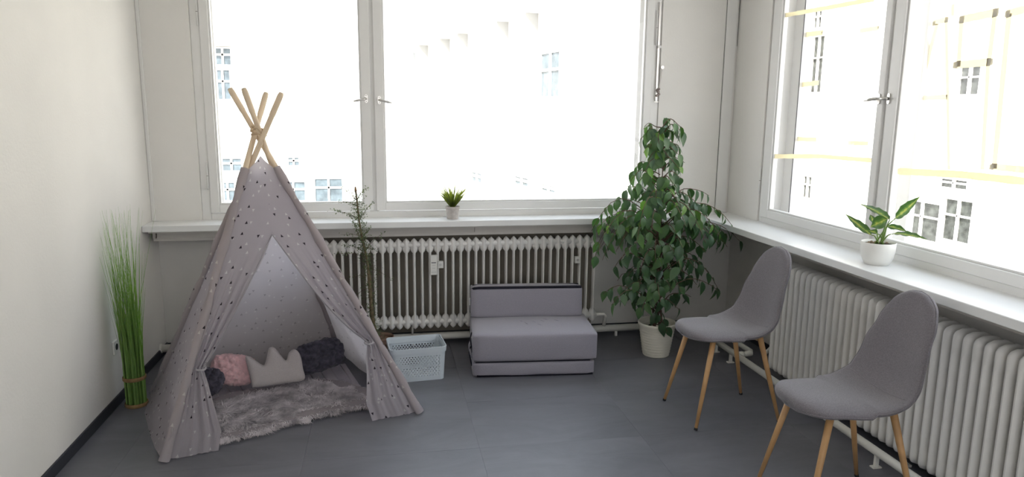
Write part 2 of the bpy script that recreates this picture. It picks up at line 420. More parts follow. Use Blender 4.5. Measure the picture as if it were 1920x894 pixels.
BOX('lintel', (XR, W2Y0, WZ1), (XR+.32, W2Y1, ZC), M_WALL, wr)
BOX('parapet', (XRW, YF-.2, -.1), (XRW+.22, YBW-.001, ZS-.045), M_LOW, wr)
# wall behind the camera with its own opening to daylight
wf = empty('wall_front', (0, YF, 0)); struct(wf)
BOX('pier', (XL, YF-.2, -.1), (-.7, YF, ZC), M_WALL, wf); BOX('pier', (1.9, YF-.2, -.1), (XRW, YF, ZC), M_WALL, wf)
BOX('lintel', (-.7, YF-.2, 2.6), (1.9, YF, ZC), M_WALL, wf); BOX('parapet', (-.7, YF-.2, -.1), (1.9, YF, 1.0), M_WALL, wf)

# trims: corner duct, corner cover strip, strips under the sill
o = BOX('trim_1', (XL+.001, YB-.014, ZS+.001), (XL+.024, YB, ZC), M_PAINT, bevel=.003); struct(o)
o = BOX('trim_2', (2.655, YB-.012, ZS+.001), (2.742, YB, ZC), M_PAINT, bevel=.003); struct(o)
BOX('joint', (2.6515, YB-.0015, ZS+.001), (2.6545, YB, ZC), M_DARK, o)
tr3 = empty('trim_3', (0, 5.2, .9)); struct(tr3, 'grey painted boards under the back window sill')
M_BOARD = mat('board_paint', (.60, .57, .53), .6, .3, noise_amt=.03)
for a, b in ((-1.60, .664), (.667, 1.80), (1.803, XRW)):
    BOX('board', (a, 5.20, .885), (b, 5.22, ZS-TS-.002), M_BOARD, tr3, bevel=.001)
BOX('board', (-1.60, 5.215, .862), (1.74, YBW, .883), M_BOARD, tr3)
tr4 = empty('trim_4', (2.6, 3, .9)); struct(tr4, 'painted board under the right window sill')
BOX('board', (2.58, YF, .895), (2.60, 4.30, ZS-TS-.002), M_BOARD, tr4, bevel=.001)
BOX('radiator_shade_board', (-.85, YBW-.006, .02), (1.66, YBW, .86), mat('slot_shade_brown', (.25, .225, .185), .8, .2, noise_amt=.08), wb)  # added board; its dark brown paints in the sill's shade between the columns
# baseboards
struct(BOX('baseboard_left', (XL, YF, 0), (XL+.012, YBW, .0635), M_BASE, bevel=.003))
struct(BOX('baseboard_back', (XL+.012, YBW-.012, 0), (XRW-.012, YBW, .06), M_BASE, bevel=.003))
struct(BOX('baseboard_right', (XRW-.012, YF, 0), (XRW, YBW, .06), M_BASE, bevel=.003))

# window sills (worktop-like boards mitred at the corner)
def prism(poly, z0, z1):
    m = MB(); n = len(poly)
    m.add([(x, y, z0) for x, y in poly]+[(x, y, z1) for x, y in poly],
          [tuple(reversed(range(n))), tuple(range(n, 2*n))]+[(i, (i+1) % n, n+(i+1) % n, n+i) for i in range(n)])
    return m
o = prism([(XL+.001, YS), (XS-.0015, YS), (XR, YB), (XR, YB+.03), (XL+.001, YB+.03)], ZS-TS, ZS).build('trim_5', M_SILL, bevel=.004)
struct(o, 'white window sill board along the back wall')
o = prism([(XS, YS), (XS, YF), (XR+.03, YF), (XR+.03, YB)], ZS-TS, ZS).build('trim_6', M_SILL, bevel=.004)
struct(o, 'white window sill board along the right wall')
BOX('support_lip', (XL+.03, YS+.03, ZS-TS-.012), (XR-.3, YS+.16, ZS-TS), M_BOARD, bpy.data.objects['trim_5'])
MB().tube([(XL+.06, YS+.1, .93), (XL+.06, YS+.1, .905), (XL+.062, YS+.085, .895)], .004, 8).build('cup_hook', M_RUST, bpy.data.objects['trim_5'], smooth=True)

# ------------------------------------------------------------------ windows
def frame_bars(mb, ax, a0, a1, z0, z1, d0, d1, wl_, wr_, wb_, wt_):
    """rectangular ring; ax 'x' = lies along X (depth is Y), 'y' = lies along Y (depth is X)"""
    def bx(p0, p1, q0, q1):
        if ax == 'x': mb.box((p0, d0, q0), (p1, d1, q1))
        else: mb.box((d0, p0, q0), (d1, p1, q1))
    bx(a0, a0+wl_, z0, z1); bx(a1-wr_, a1, z0, z1); bx(a0+wl_, a1-wr_, z0, z0+wb_); bx(a0+wl_, a1-wr_, z1-wt_, z1)
def pane(name, ax, a0, a1, z0, z1, d, parent):
    if ax == 'x': return BOX(name, (a0, d-.002, z0), (a1, d+.002, z1), M_GLASS, parent)
    return BOX(name, (d-.002, a0, z0), (d+.002, a1, z1), M_GLASS, parent)
w1 = empty('window_1', (0.4, YB, ZS)); struct(w1, 'wide white wooden casement window in the back wall')
fb = MB(); frame_bars(fb, 'x', WX0, WX1, WZ0, WZ1, YB+.012, YB+.10, .062, .062, .075, .06)
fb.box((-.108, YB+.018, WZ0+.07), (-.042, YB+.06, WZ1-.06))
fb.build('window_frame', M_PAINT, w1, bevel=.004)
def sash(ax, a0, a1, z0, z1, d0, d1, wl_, wr_, wb_, parent, name='sash'):
    m = MB(); frame_bars(m, ax, a0, a1, z0, z1, d0, d1, wl_, wr_, wb_, .07)
    o = m.build(name, M_PAINT, parent, bevel=.004)
    # glazing bead
    mb = MB(); s = 1 if d1 > d0 else -1
    frame_bars(mb, ax, a0+wl_, a1-wr_, z0+wb_, z1-.07, d0+s*.012, d1-s*.004, .012, .012, .012, .012)
    mb.build('glazing_bead', M_PAINT, o, bevel=.003)
    pane('pane', ax, a0+wl_+.008, a1-wr_-.008, z0+wb_+.008, z1-.078, (d0+d1)/2+s*.006, o)
    return o
SZ0, SZ1 = 1.045, 2.855
sL = sash('x', -1.228, -.0845, SZ0, SZ1, YB+.002, YB+.052, .060, .066, .058, w1)
sR = sash('x', -.058, 2.068, SZ0, SZ1, YB+.002, YB+.052, .066, .06, .058, w1)
ou = MB(); frame_bars(ou, 'x', WX0+.06, WX1-.06, WZ0+.03, WZ1-.03, YB+.20, YB+.25, .05, .05, .05, .05); ou.box((-.10, YB+.20, WZ0+.06), (-.04, YB+.25, WZ1-.05))
oo = ou.build('outer_sash', M_PAINT, w1, bevel=.004)
pane('pane', 'x', WX0+.11, -.10, WZ0+.08, WZ1-.08, YB+.225, oo); pane('pane', 'x', -.04, WX1-.11, WZ0+.08, WZ1-.08, YB+.225, oo)
BOX('jamb_lining', (WX0, YB+.10, WZ0), (WX0+.05, YB+.20, WZ1), M_PAINT, w1); BOX('jamb_lining', (WX1-.05, YB+.10, WZ0), (WX1, YB+.20, WZ1), M_PAINT, w1)
BOX('jamb_lining', (WX0+.05, YB+.10, WZ0), (WX1-.05, YB+.20, WZ0+.06), M_PAINT, w1)
def handle(p, dx, parent, ax='x', name='window_handle'):
    """oval rose with two screws and a tapered lever"""
    p = Vector(p)
    def T(a, b, c):   # a along wall, b toward room, c up
        return p+(Vector((a, -b, c)) if ax == 'x' else Vector((-b, -a, c)))
    m = MB(); n = 20; out = []
    for k in range(n):
        t = 2*pi*k/n; out.append((.011*cos(t), .018*(1 if sin(t) > 0 else -1)*(1 if abs(sin(t)) > .01 else 0)+.011*sin(t)))
    m.add([T(a, 0, c) for a, c in out]+[T(a, .006, c) for a, c in out], [tuple(range(n)), tuple(range(n, 2*n))]+[(i, (i+1) % n, n+(i+1) % n, n+i) for i in range(n)])
    h = m.build(name, M_STEEL, parent, smooth=False)
    MB().tube([T(0, .004, 0), T(0, .035, 0)], .008, 12).tube([T(0, .032, 0), T(dx*.03, .036, -.006), T(dx*.06, .038, -.013), T(dx*.09, .038, -.02)], [.009, .007, .0095, .006], 12).build('lever', M_STEEL, h, smooth=True)
    for c in (.02, -.02): MB().tube([T(0, .006, c), T(0, .0075, c)], .0035, 8).build('screw', M_DARK, h)
    return h
hp = at(682, 185, y=YB); handle((-.115, YB+.002, hp.z), -1, sL); handle((-.022, YB+.002, hp.z-.008), 1, sR)
def hinge(x, z0, z1, parent, ax='x', d=YB):
    m = MB()
    if ax == 'x': m.tube([(x, d-.004, z0), (x, d-.004, z1)], .0055, 8)
    else: m.tube([(d-.004, x, z0), (d-.004, x, z1)], .0055, 8)
    h = m.build('hinge', M_PAINT, parent, smooth=True)
    m = MB(); zm = (z0+z1)/2
    if ax == 'x': m.tube([(x, d-.004, zm-.0015), (x, d-.004, zm+.0015)], .0065, 8)
    else: m.tube([(d-.004, x, zm-.0015), (d-.004, x, zm+.0015)], .0065, 8)
    m.build('hinge_joint', M_RUST, h)
    return h
for z0, z1 in ((1.215, 1.41), (2.34, 2.53)): hinge(-1.236, z0, z1, w1)
hinge(2.086, 2.30, 2.56, w1)
# old fanlight opener hardware on the right jamb
op = MB()
op.box((2.098, YB-.006, 1.88), (2.112, YB+.01, 2.62)); op.tube([(2.12, YB-.012, 1.95), (2.137, YB-.014, 2.13)], .005, 8)
oo2 = op.build('fanlight_opener', M_STEEL, w1, label='worn metal rod and crank')
MB().lathe((0, 0, 0), [(.014, 0), (.014, .008)], 14).add([], []).build('crank_eye', M_STEEL, oo2, local=True)
bpy.data.objects['crank_eye'].location = (2.137-0.4, -.018, 2.135-ZS); bpy.data.objects['crank_eye'].rotation_euler = (pi/2, 0, 0)
m = MB()
for k, (a, b) in enumerate(((0, 0), (.006, -.02), (-.01, -.03), (-.008, .012), (.003, .02))):
    m.tube([(2.116+a, YB-.008, 1.95+b), (2.116+a, YB-.022, 1.95+b)], .009, 8)
m.build('crank_bolts', M_RUST, oo2)
m = MB(); m.box((2.093, YB-.002, 1.87), (2.128, YB+.001, 1.875)); m.build('mounting_plate', M_STEEL, oo2)
m = MB(); m.box((2.10, YB-.01, 2.28), (2.125, YB, 2.30)); m.build('rod_guide', M_PAINT, oo2)
BOX('latch_tab', (.16, YB-.003, 1.027), (.20, YB+.008, 1.036), M_PAINT, w1, bevel=.002)
# a small nick/paint joint next to the right reveal
MB().box((2.752, YB-.0135, 2.31), (2.7535, YB-.01, 2.75)).build('trim_7', M_DARK)['kind'] = 'structure'

w2 = empty('window_2', (XR, 3.2, ZS)); struct(w2, 'white wooden double casement window in the right wall')
fb = MB(); frame_bars(fb, 'y', W2Y0, W2Y1, WZ0, WZ1, XR+.012, XR+.10, .05, .03, .07, .06)
fb.box((XR+.018, 3.54, WZ0+.07), (XR+.06, 3.60, WZ1-.06)); fb.build('window_frame', M_PAINT, w2, bevel=.004)
s2L = sash('y', 3.574, 4.80, SZ0-.01, SZ1, XR+.002, XR+.052, .050, .105, .058, w2)
s2R = sash('y', 1.36, 3.546, SZ0-.01, SZ1, XR+.002, XR+.052, .06, .078, .058, w2)
ou = MB(); frame_bars(ou, 'y', W2Y0+.04, W2Y1-.02, WZ0+.02, WZ1-.03, XR+.17, XR+.22, .05, .12, .07, .05); ou.box((XR+.17, 3.50, WZ0+.06), (XR+.22, 3.60, WZ1-.05))
oo = ou.build('outer_sash', M_PAINT, w2, bevel=.004)
pane('pane', 'y', W2Y0+.09, 3.50, WZ0+.10, WZ1-.08, XR+.20, oo); pane('pane', 'y', 3.60, W2Y1-.14, WZ0+.10, WZ1-.08, XR+.20, oo)
MB().box((XR+.168, 4.674, WZ0+.1), (XR+.171, 4.682, WZ1-.08)).build('gasket', mat('gasket', (.12, .12, .13), .6), oo)
BOX('jamb_lining', (XR+.10, W2Y1-.03, WZ0), (XR+.17, W2Y1, WZ1), M_PAINT, w2); BOX('jamb_lining', (XR+.10, W2Y0, WZ0), (XR+.17, W2Y1-.03, WZ0+.05), M_PAINT, w2)
hinge(4.812, 1.20, 1.40, w2, 'y', XR)
hz = at(1660, 185, x=XR-.01).z
# espagnolette handle: two roses joined by a horizontal barrel, lever to the left
hh = empty('window_handle', (0, 0, 0)); hh.parent = w2; hh.location = (-.0, 3.56-3.2, hz-ZS)
def P2(dx, dy, dz): return (XR+dx, 3.56+dy, hz+dz)
for dy in (.045, -.035):
    m = MB(); n = 16
    pts = [(.011*cos(2*pi*k/n), (.018 if 0 < k < n/2 else -.018 if k > n/2 else 0)+.011*sin(2*pi*k/n)) for k in range(n)]
    m.add([P2(.001, dy+a, c) for a, c in pts]+[P2(-.006, dy+a, c) for a, c in pts], [tuple(range(n)), tuple(range(n, 2*n))]+[(i, (i+1) % n, n+(i+1) % n, n+i) for i in range(n)])
    m.tube([P2(-.006, dy, .02), P2(-.0075, dy, .02)], .0035, 8); m.tube([P2(-.006, dy, -.02), P2(-.0075, dy, -.02)], .0035, 8)
    m.build('rose', M_STEEL, hh)
MB().tube([P2(-.016, .045, 0), P2(-.016, -.042, 0)], .0095, 14).build('barrel', M_STEEL, hh, smooth=True)
MB().tube([P2(-.016, .045, 0), P2(-.02, .053, 0), P2(-.03, .070, -.002), P2(-.034, .078, -.004), P2(-.05, .112, -.012)], [.009, .011, .0085, .010, .002], 12).build('lever', M_STEEL, hh, smooth=True)

# masking tape on the panes
XO, XI = XR+.1965, XR+.0265
TP = [  # (plane, x0, y0, x1, y1, width)
 (XI, 1471, 29, 1560, 13, .028), (XI, 1560, 13, 1640, -2, .028), (XI, 1452, 293, 1538, 293, .030), (XI, 1538, 293, 1640, 301, .026),
 (XO, 1497, 67, 1543, 61, .034), (XO, 1494, 160, 1535, 155, .034), (XO, 1486, 260, 1531, 262, .030),
 (XO, 1590, 268, 1628, 269, .026), (XO, 1612, 58, 1648, 52, .028),
 (XO, 1750, 43, 1777, 36, .030), (XO, 1757, 45, 1722, 182, .026), (XO, 1722, 180, 1701, 290, .024), (XO, 1774, 38, 1777, 180, .022), (XO, 1777, 180, 1779, 318, .020),
 (XO, 1720, 184, 1776, 182, .026), (XO, 1801, 37, 1870, 23, .040), (XO, 1803, 38, 1797, 125, .028), (XO, 1790, 122, 1858, 116, .038),
 (XO, 1866, 22, 1854, 118, .028), (XO, 1853, 118, 1842, 318, .024), (XO, 1887, 26, 1960, 8, .038), (XO, 1892, 26, 1864, 316, .030),
 (XO, 1858, 312, 1960, 322, .032), (XI, 1683, 321, 1800, 327, .036), (XI, 1800, 327, 1960, 344, .036),
 (XO, 1745, 14, 1744, 38, .022), (XO, 1787, 8, 1786, 30, .022)]
for X, x0, y0, x1, y1, wd in TP:
    a, b = at(x0, y0, x=X), at(x1, y1, x=X); d = (b-a).normalized(); nrm = Vector((0, -d.z, d.y))*wd*.5
    n = 8; A = []; B = []
    for i in range(n+1):
        p = lerp(a, b, i/n); wv = 1+.08*sin(i*2.3+x0)
        A.append(p+nrm*wv); B.append(p-nrm*wv)
    m = MB(); m.grid([A, B, [q+Vector((-.0006, 0, 0)) for q in B], [q+Vector((-.0006, 0, 0)) for q in A], A]); m.build('tape_strip', M_TAPE, w2)
# folded tape ends (double layer)
M_TAPE2 = mat('masking_tape_doubled', (.66, .62, .50), .8, .2, trans=.5)
for X, x0, y0, sz in ((XO, 1541, 61, .012), (XO, 1647, 52, .012), (XO, 1775, 37, .026), (XO, 1751, 44, .022), (XO, 1803, 37, .036), (XO, 1867, 23, .038), (XO, 1791, 122, .032), (XO, 1857, 116, .032), (XO, 1889, 26, .030), (XO, 1722, 184, .026), (XO, 1859, 313, .026)):
    p = at(x0, y0, x=X-.001); MB().box((p.x-.0006, p.y-sz*.45, p.z-sz*.5), (p.x, p.y+sz*.45, p.z+sz*.5)).build('tape_overlap', M_TAPE2, w2)

# ------------------------------------------------------------------ radiators
PT = .0582
def rad_section(depth=.15, h=.70, pitch=PT, mid=.0112, rc=.045):
    """one cast section: rounded plate in depth/height, thick headers above and below, thin web between (front at y=0, base z=0)"""
    def perim(d, z):   # distance to rounded-rect edge
        cx = min(d, depth-d); cz = min(z, h-z)
        if cx < rc and cz < rc: return rc-math.hypot(rc-cx, rc-cz)
        return min(cx, cz)
    zs = [0, .012, .022, .035, .055, .075, .095, .11, .125, .14, .20, .28, h/2]
    zs = zs+[h-z for z in reversed(zs[:-1])]
    ts = [0, .06, .16, .30, .5, .70, .84, .94, 1]
    head = pitch/2-.0004
    m = MB(); G = []
    for s in (1, -1):
        P = []
        for z in zs:
            cz = min(z, h-z); ins = 0
            if cz < rc: ins = rc-sqrt(max(0, rc*rc-(rc-cz)**2))
            W = curve1([.088, .112], [head, mid], cz)
            row = []
            for t in ts:
                d = ins+t*(depth-2*ins); e = max(0, perim(d, z))
                T = .0035+(W-.0035)*min(1, e/.026)**.9
                row.append((s*T, d, z))
            P.append(row)
        G.append(P)
    nz, ntt = len(zs), len(ts)
    # outer loop joining both sides
    for P in G: m.grid(P)
    o2 = nz*ntt
    idx = lambda i, j: i*ntt+j
    for i in range(nz-1):
        for j in (0, ntt-1): m.f.append((idx(i, j), idx(i+1, j), o2+idx(i+1, j), o2+idx(i, j)))
    for j in range(ntt-1):
        for i in (0, nz-1): m.f.append((idx(i, j), idx(i, j+1), o2+idx(i, j+1), o2+idx(i, j)))
    return m
rb = empty('radiator', (0, 5.17, .147))
tag(rb, 'white cast-iron column radiator below the back window, seen face on', 'radiator')
sec = rad_section(.060, rc=.022).build('section', M_RAD, rb, smooth=True, local=True); sharp(sec, 50)
x0 = at(609.6, 452, y=5.17).x; k0 = -6
xs_ = [x0+(i+.0)*PT for i in range(k0, 36)]
sec.location = (xs_[0], 0, 0)
for x in xs_[1:]: child_copy(sec, rb, (x, 0, 0))
rb_x = (xs_[0], xs_[-1])
MB().tube([(xs_[0], 5.20, .20), (xs_[-1]+.035, 5.20, .20)], .022, 12).build('lower_hub', M_RAD, rb, smooth=True)
MB().tube([(xs_[0], 5.20, .80), (xs_[-1]+.04, 5.20, .80)], .022, 12).build('upper_hub', M_RAD, rb, smooth=True)
MB().tube([(xs_[-1]+.035, 5.20, .20), (xs_[-1]+.10, 5.20, .20), (xs_[-1]+.115, 5.21, .18), (xs_[-1]+.115, 5.235, .096)], .014, 12).build('connection_pipe', M_PIPE, rb, smooth=True)
MB().tube([(.19, 5.21, .16), (.19, 5.225, .096)], .008, 10).build('foot_bracket', M_PIPE, rb, smooth=True)
# brackets clipped between the columns
for px, py in ((826, 496), (1083, 487)):
    p = at(px, py, y=5.165); bk = BOX('clip_bracket', (p.x-.021, 5.158, p.z-.026), (p.x+.021, 5.19, p.z+.026), M_METER, rb, bevel=.003)
    MB().tube([(p.x, 5.160, p.z), (p.x, 5.153, p.z)], .009, 10).build('bolt', M_STEEL, bk)
# heat meter
p = at(813, 496.5, y=5.15); mt = BOX('heat_meter', (p.x-.026, 5.135, p.z-.075), (p.x+.026, 5.168, p.z+.075), M_METER, bevel=.005)
tag(mt, 'slim white heat cost meter clipped to the radiator columns', 'meter')
BOX('display', (p.x-.017, 5.1335, p.z+.016), (p.x+.017, 5.136, p.z+.024), M_METERD, mt)
for dz, wd in ((.001, .012), (-.021, .012), (-.052, .019)):
    BOX('print_line', (p.x-wd, 5.1342, p.z+dz-.002), (p.x+wd, 5.136, p.z+dz+.001), mat('faint_print', (.45, .44, .42), .6), mt)

rr_ = empty('radiator', (2.575, 1.5, .052))
tag(rr_, 'white cast-iron column radiator along the right wall, behind the two chairs', 'radiator')
sec2 = rad_section(.15, h=.765, mid=.021, rc=.045).build('section', M_RAD, rr_, smooth=True, local=True); sharp(sec2, 50); sec2.rotation_euler = (0, 0, -pi/2)
# rotated so its front faces the room (-X)
n2 = 46; y0 = 4.27-n2*PT
for i in range(n2):
    c = sec2 if i == 0 else child_copy(sec2, rr_)
    c.location = (0, y0+i*PT-1.5, 0); c.rotation_euler = (0, 0, -pi/2)
MB().tube([(2.65, y0, .16), (2.65, y0+n2*PT+.02, .16)], .022, 12).build('lower_hub', M_RAD, rr_, smooth=True)
MB().tube([(2.65, y0, .76), (2.65, y0+n2*PT+.02, .76)], .022, 12).build('upper_hub', M_RAD, rr_, smooth=True)
MB().tube([(2.65, 4.26, .16), (2.65, 4.33, .16), (2.65, 4.35, .14), (2.62, 4.35, .108)], .013, 10).build('connection_pipe', M_PIPE, rr_, smooth=True)
MB().tube([(2.61, 2.95, .12), (2.61, 2.95, .0)], .008, 8).box((2.575, 2.93, 0), (2.645, 2.97, .012)).build('foot_bracket', M_PIPE, rr_)

# heating pipes on the floor edge
pb = MB().tube([(XL+.003, 5.25, .066), (2.52, 5.25, .066)], .028, 16).build('heating_pipe', M_PIPE, smooth=True)
tag(pb, 'thick cream heating pipe running along the floor under the back radiator', 'pipe')
MB().tube([(XL, 5.25, .066), (XL+.015, 5.25, .066)], .034, 16).build('end_collar', M_PIPE, pb, smooth=True)
for x in (-.9, .2, 1.83): MB().box((x-.01, 5.24, 0), (x+.01, 5.26, .05)).build('pipe_clip', M_PIPE, pb)
xp = at(1621, 827, z=.085).x
pr = MB().tube([(2.46, 5.20, .085), (2.46, -1.2, .085)], .022, 16).build('heating_pipe', M_PIPE, smooth=True)
tag(pr, 'lower white heating pipe in front of the right radiator, near the chair legs', 'pipe')
for y in (4.75, 4.52, 2.96): 
    MB().box((2.45, y-.008, 0), (2.47, y+.008, .07)).box((2.435, y-.015, 0), (2.485, y+.015, .006)).build('pipe_clip', M_PIPE, pr)
pu = MB().tube([(2.60, 5.20, .085), (2.60, 4.50, .085), (2.58, 4.46, .085), (2.50, 4.44, .085)], .020, 16).build('heating_pipe', M_PIPE, smooth=True)
tag(pu, 'short second heating pipe behind the lower one, joining it beyond the far chair', 'pipe')
MB().tube([(2.515, 4.44, .085), (2.484, 4.44, .085)], .024, 14).build('pipe_joint', M_PIPE, pu, smooth=True)

# wall socket on the left wall
p = at(215, 650, x=XL); sk = BOX('wall_socket', (XL, p.y-.04, p.z-.04), (XL+.012, p.y+.04, p.z+.04), M_METER, bevel=.003)
tag(sk, 'white wall socket low on the left wall behind the grass bundle', 'socket')
MB().lathe((0, 0, 0), [(.02, 0), (.02, .0015)], 18).build('socket_recess', M_DARK, sk, local=True)
q = bpy.data.objects['socket_recess']; q.location = (XL+.0115, p.y, p.z); q.rotation_euler = (0, pi/2, 0)

# ------------------------------------------------------------------ teepee
FL, FR = Vector((-1.138, 3.60, 0)), Vector((.181, 3.998, 0)); RR, RL = Vector((-.331, 5.08, 0)), Vector((-1.47, 4.57, 0))
def top_of(F, px, py, yy): return at(px, py, y=yy)
TFL, TRL = at(499, 174, y=4.42), at(528, 174, y=4.20); TFR, TRR = at(431, 166, y=4.40), at(457, 166, y=4.14)
tent = empty('play_teepee', (-.68, 4.25, 0))
tag(tent, 'grey cotton play teepee printed with small black and white triangles', 'tent')
POLES = {'FL': (FL, TFL), 'FR': (FR, TFR), 'RR': (RR, TRR), 'RL': (RL, TRL)}
def PP(k, s): a, b = POLES[k]; return a+(b-a)*s
def s_at_z(k, z): return z/POLES[k][1].z
for k in POLES:
    a, b = POLES[k]; d = (b-a).normalized(); L_ = (b-a).length
    pts = [a+d*L_*t for t in (.004, .3, .62, .885, .90, .93, .935, .99, 1.0)]
    MB().tube(pts, [.015, .016, .016, .0155, .0150, .0150, .0170, .0170, .013], 12).build('pole', M_WOOD, tent, smooth=True)
# rope lashing at the crossing
cx = Vector((0, 0, 0))
for k in POLES: cx += PP(k, s_at_z(k, 1.655))
cx /= 4
for j in range(5):
    tilt = Vector((.35*sin(j*2.1), .3*cos(j*1.7), 1)).normalized(); u = tilt.orthogonal().normalized(); v = tilt.cross(u)
    rad = .040+.004*(j % 2)
    MB().tube([cx+Vector((0, 0, -.02+.009*j))+(u*cos(t)+v*sin(t))*rad for t in [2*pi*i/20 for i in range(21)]], .004, 6).build('rope_wrap', M_ROPE, tent, smooth=True)
MB().tube(spline([cx+Vector((-.04, -.04, .0)), cx+Vector((0, -.06, .02)), cx+Vector((.03, -.05, -.03)), cx+Vector((.035, -.06, -.10))], 12), .003, 6).build('rope_end', M_ROPE, tent, smooth=True)
STOP = 1.425
def panel(ka, kb, name, peak=0, nu=22, nv=46, sag=.03, uoff=0, folds=()):
    a0, b0 = PP(ka, 0), PP(kb, 0); H = (PP(ka, .5)-PP(ka, 0)).length*2
    cen = Vector((-.68, 4.25, 0)); P = []; uvs = []
    for i in range(nv+1):
        t = i/nv
        row = []
        for j in range(nu+1):
            u = j/nu; st = lerp(s_at_z(ka, STOP), s_at_z(kb, STOP), u)+peak*(1-abs(2*u-1))
            s = t*st; p = lerp(PP(ka, s), PP(kb, s), u)
            out = (p-cen); out.z = 0; out = out.normalized() if out.length > 1e-4 else Vector((0, -1, 0))
            w = (1-t)
            p = p-out*sag*sin(pi*u)*sin(pi*t)
            for (fu, am, wd) in folds:
                p = p+out*am*math.exp(-((u-fu-(t-.5)*.1)/wd)**2)*sin(pi*min(1, t*1.1))
            p = p+out*.008*w*sin(u*17+2*sin(t*3))
            p.z = max(p.z, .004)
            row.append(p); uvs.append((uoff+(u-.5)*(PP(ka, s)-PP(kb, s)).length, t*H*.76))
        P.append(row)
    m = MB(); m.grid(P); o = m.build(name, M_TENT, tent, smooth=True, uvs=uvs)
    return o
panel('FL', 'RL', 'side_panel', sag=.05, uoff=3, folds=((.3, .02, .06), (.62, .018, .07)))
panel('RL', 'RR', 'back_panel', sag=.02, uoff=6)
panel('RR', 'FR', 'side_panel', sag=.05, uoff=9, folds=((.4, .02, .08),))
# front panel in two curtains that part at the opening
def front_uv(px, py):
    """pixel -> (u along, s up) on the surface between the front poles"""
    best = None
    u, s = .5, .4
    for it in range(30):
        def F(u, s):
            p = lerp(PP('FL', s), PP('FR', s), u)-Vector((0, 0, CH)); z = p.dot(_F)
            return Vector((960+FPX*p.dot(CR)/z-px, 447-FPX*p.dot(CU)/z-py))
        f = F(u, s); fu = (F(u+1e-3, s)-f)/1e-3; fs = (F(u, s+1e-3)-f)/1e-3
        det = fu.x*fs.y-fs.x*fu.y
        if abs(det) < 1e-9: break
        du = (-f.x*fs.y+f.y*fs.x)/det; ds = (-fu.x*f.y+fu.y*f.x)/det
        u += max(-.2, min(.2, du)); s += max(-.2, min(.2, ds))
    return u, s
fn = (FR-FL).cross(PP('FL', .7)-FL).normalized()
if fn.y > 0: fn = -fn
def curtain(side, edge_px, tie_i):
    """edge_px: inner edge from the peak down to the hem"""
    E = [front_uv(*p) for p in edge_px]
    ss = [e[1] for e in E]; us = [e[0] for e in E]
    def edge_u(s):
        for i in range(len(ss)-1):
            if ss[i] >= s >= ss[i+1]:
                f = (ss[i]-s)/(ss[i]-ss[i+1]); return us[i]+(us[i+1]-us[i])*f
        return us[0] if s > ss[0] else us[-1]
    s_tie = ss[tie_i]; u_open, s_open = us[1], ss[1]
    ka = 'FL' if side < 0 else 'FR'
    nu, nv = 40, 90; P = []; uvs = []; H = (PP('FL', 1)-PP('FL', 0)).length
    stop = s_at_z(ka, STOP); speak = ss[0]
    for i in range(nv+1):
        t = i/nv; row = []
        for j in range(nu+1):
            v = j/nu
            top = lerp(stop, speak, v); s = top*t; s = max(s, .002)
            e = edge_u(s); u = lerp(0 if side < 0 else 1, e, v)
            p = lerp(PP('FL', s), PP('FR', s), u)
            # pleats gather toward the tie
            g = max(0, min(1, (s_open-s)/(s_open-s_tie))) if s > s_tie else 1-.55*(s_tie-s)/s_tie
            g = g**1.3
            wv = abs(e-(0 if side < 0 else 1))*(PP('FL', s)-PP('FR', s)).length
            amp = min(.026, .17*wv)*g*(.35+.65*v)
            ph = v**.8*2*pi*4.2+1.2*sin(3*s)
            p = p+fn*(amp*sin(ph)+.45*amp*sin(2.3*ph+1)+.006)
            if s_open*.5 < s: p = p+fn*.010*sin(pi*v)*sin(v*9)*(1-t)
            # the hem of the left curtain drops toward the viewer
            if s < s_tie: p = p+fn*.035*sin(pi*min(1, (s_tie-s)/s_tie))*v
            p.z = max(p.z, .004+.006*sin(v*11))
            row.append(p)
            s0 = s; half = .5*(PP('FL', s0)-PP('FR', s0)).length
            if j: acc += (Vector((row[-1].x, row[-1].y, row[-1].z))-row[-2]).length
            else: acc = 0
            uvs.append((12+side*(2-acc), s*H))
        P.append(row)
    m = MB(); m.grid(P); o = m.build('front_curtain', M_TENT, tent, smooth=True, uvs=uvs)
    return E
EL = curtain(-1, [(488, 292), (510, 438), (466, 533), (428, 607), (402, 655), (381, 690), (390, 720), (402, 765), (414, 806)], 5)
ER = curtain(1, [(488, 292), (510, 438), (560, 507), (607, 567), (652, 613), (687, 641), (682, 672), (683, 715), (683, 754)], 5)
# hem band along the opening edge
def band(pxs, name, r=.006):
    pts = []
    for p in pxs:
        u, s = front_uv(*p); pts.append(lerp(PP('FL', s), PP('FR', s), u)+fn*.012)
    MB().tube(spline(pts, 40), r, 8).build(name, M_TENT2, tent, smooth=True)
M_TENT2 = cloth('tent_hem', (.33, .31, .33), 400, .2)
band([(510, 440), (466, 534), (428, 607), (402, 655), (382, 688)], 'opening_hem', .004)
band([(510, 440), (560, 508), (607, 568), (652, 614), (686, 640)], 'opening_hem', .004)
for (px, py) in ((381, 690), (687, 642)):
    u, s = front_uv(px, py); c = lerp(PP('FL', s), PP('FR', s), u)+fn*.012+Vector((-.012 if px < 500 else .012, 0, 0))
    MB().tube([c+Vector((cos(t)*.024, sin(t)*.02, .006*sin(t))) for t in [2*pi*i/16 for i in range(17)]], .006, 8).build('tie_band', M_TENT2, tent, smooth=True)
    MB().tube(spline([c+Vector((0, -.02, 0)), c+Vector((.012, -.03, -.03)), c+Vector((.004, -.025, -.075))], 8), .0035, 6).build('tie_ribbon', M_TENT2, tent, smooth=True)
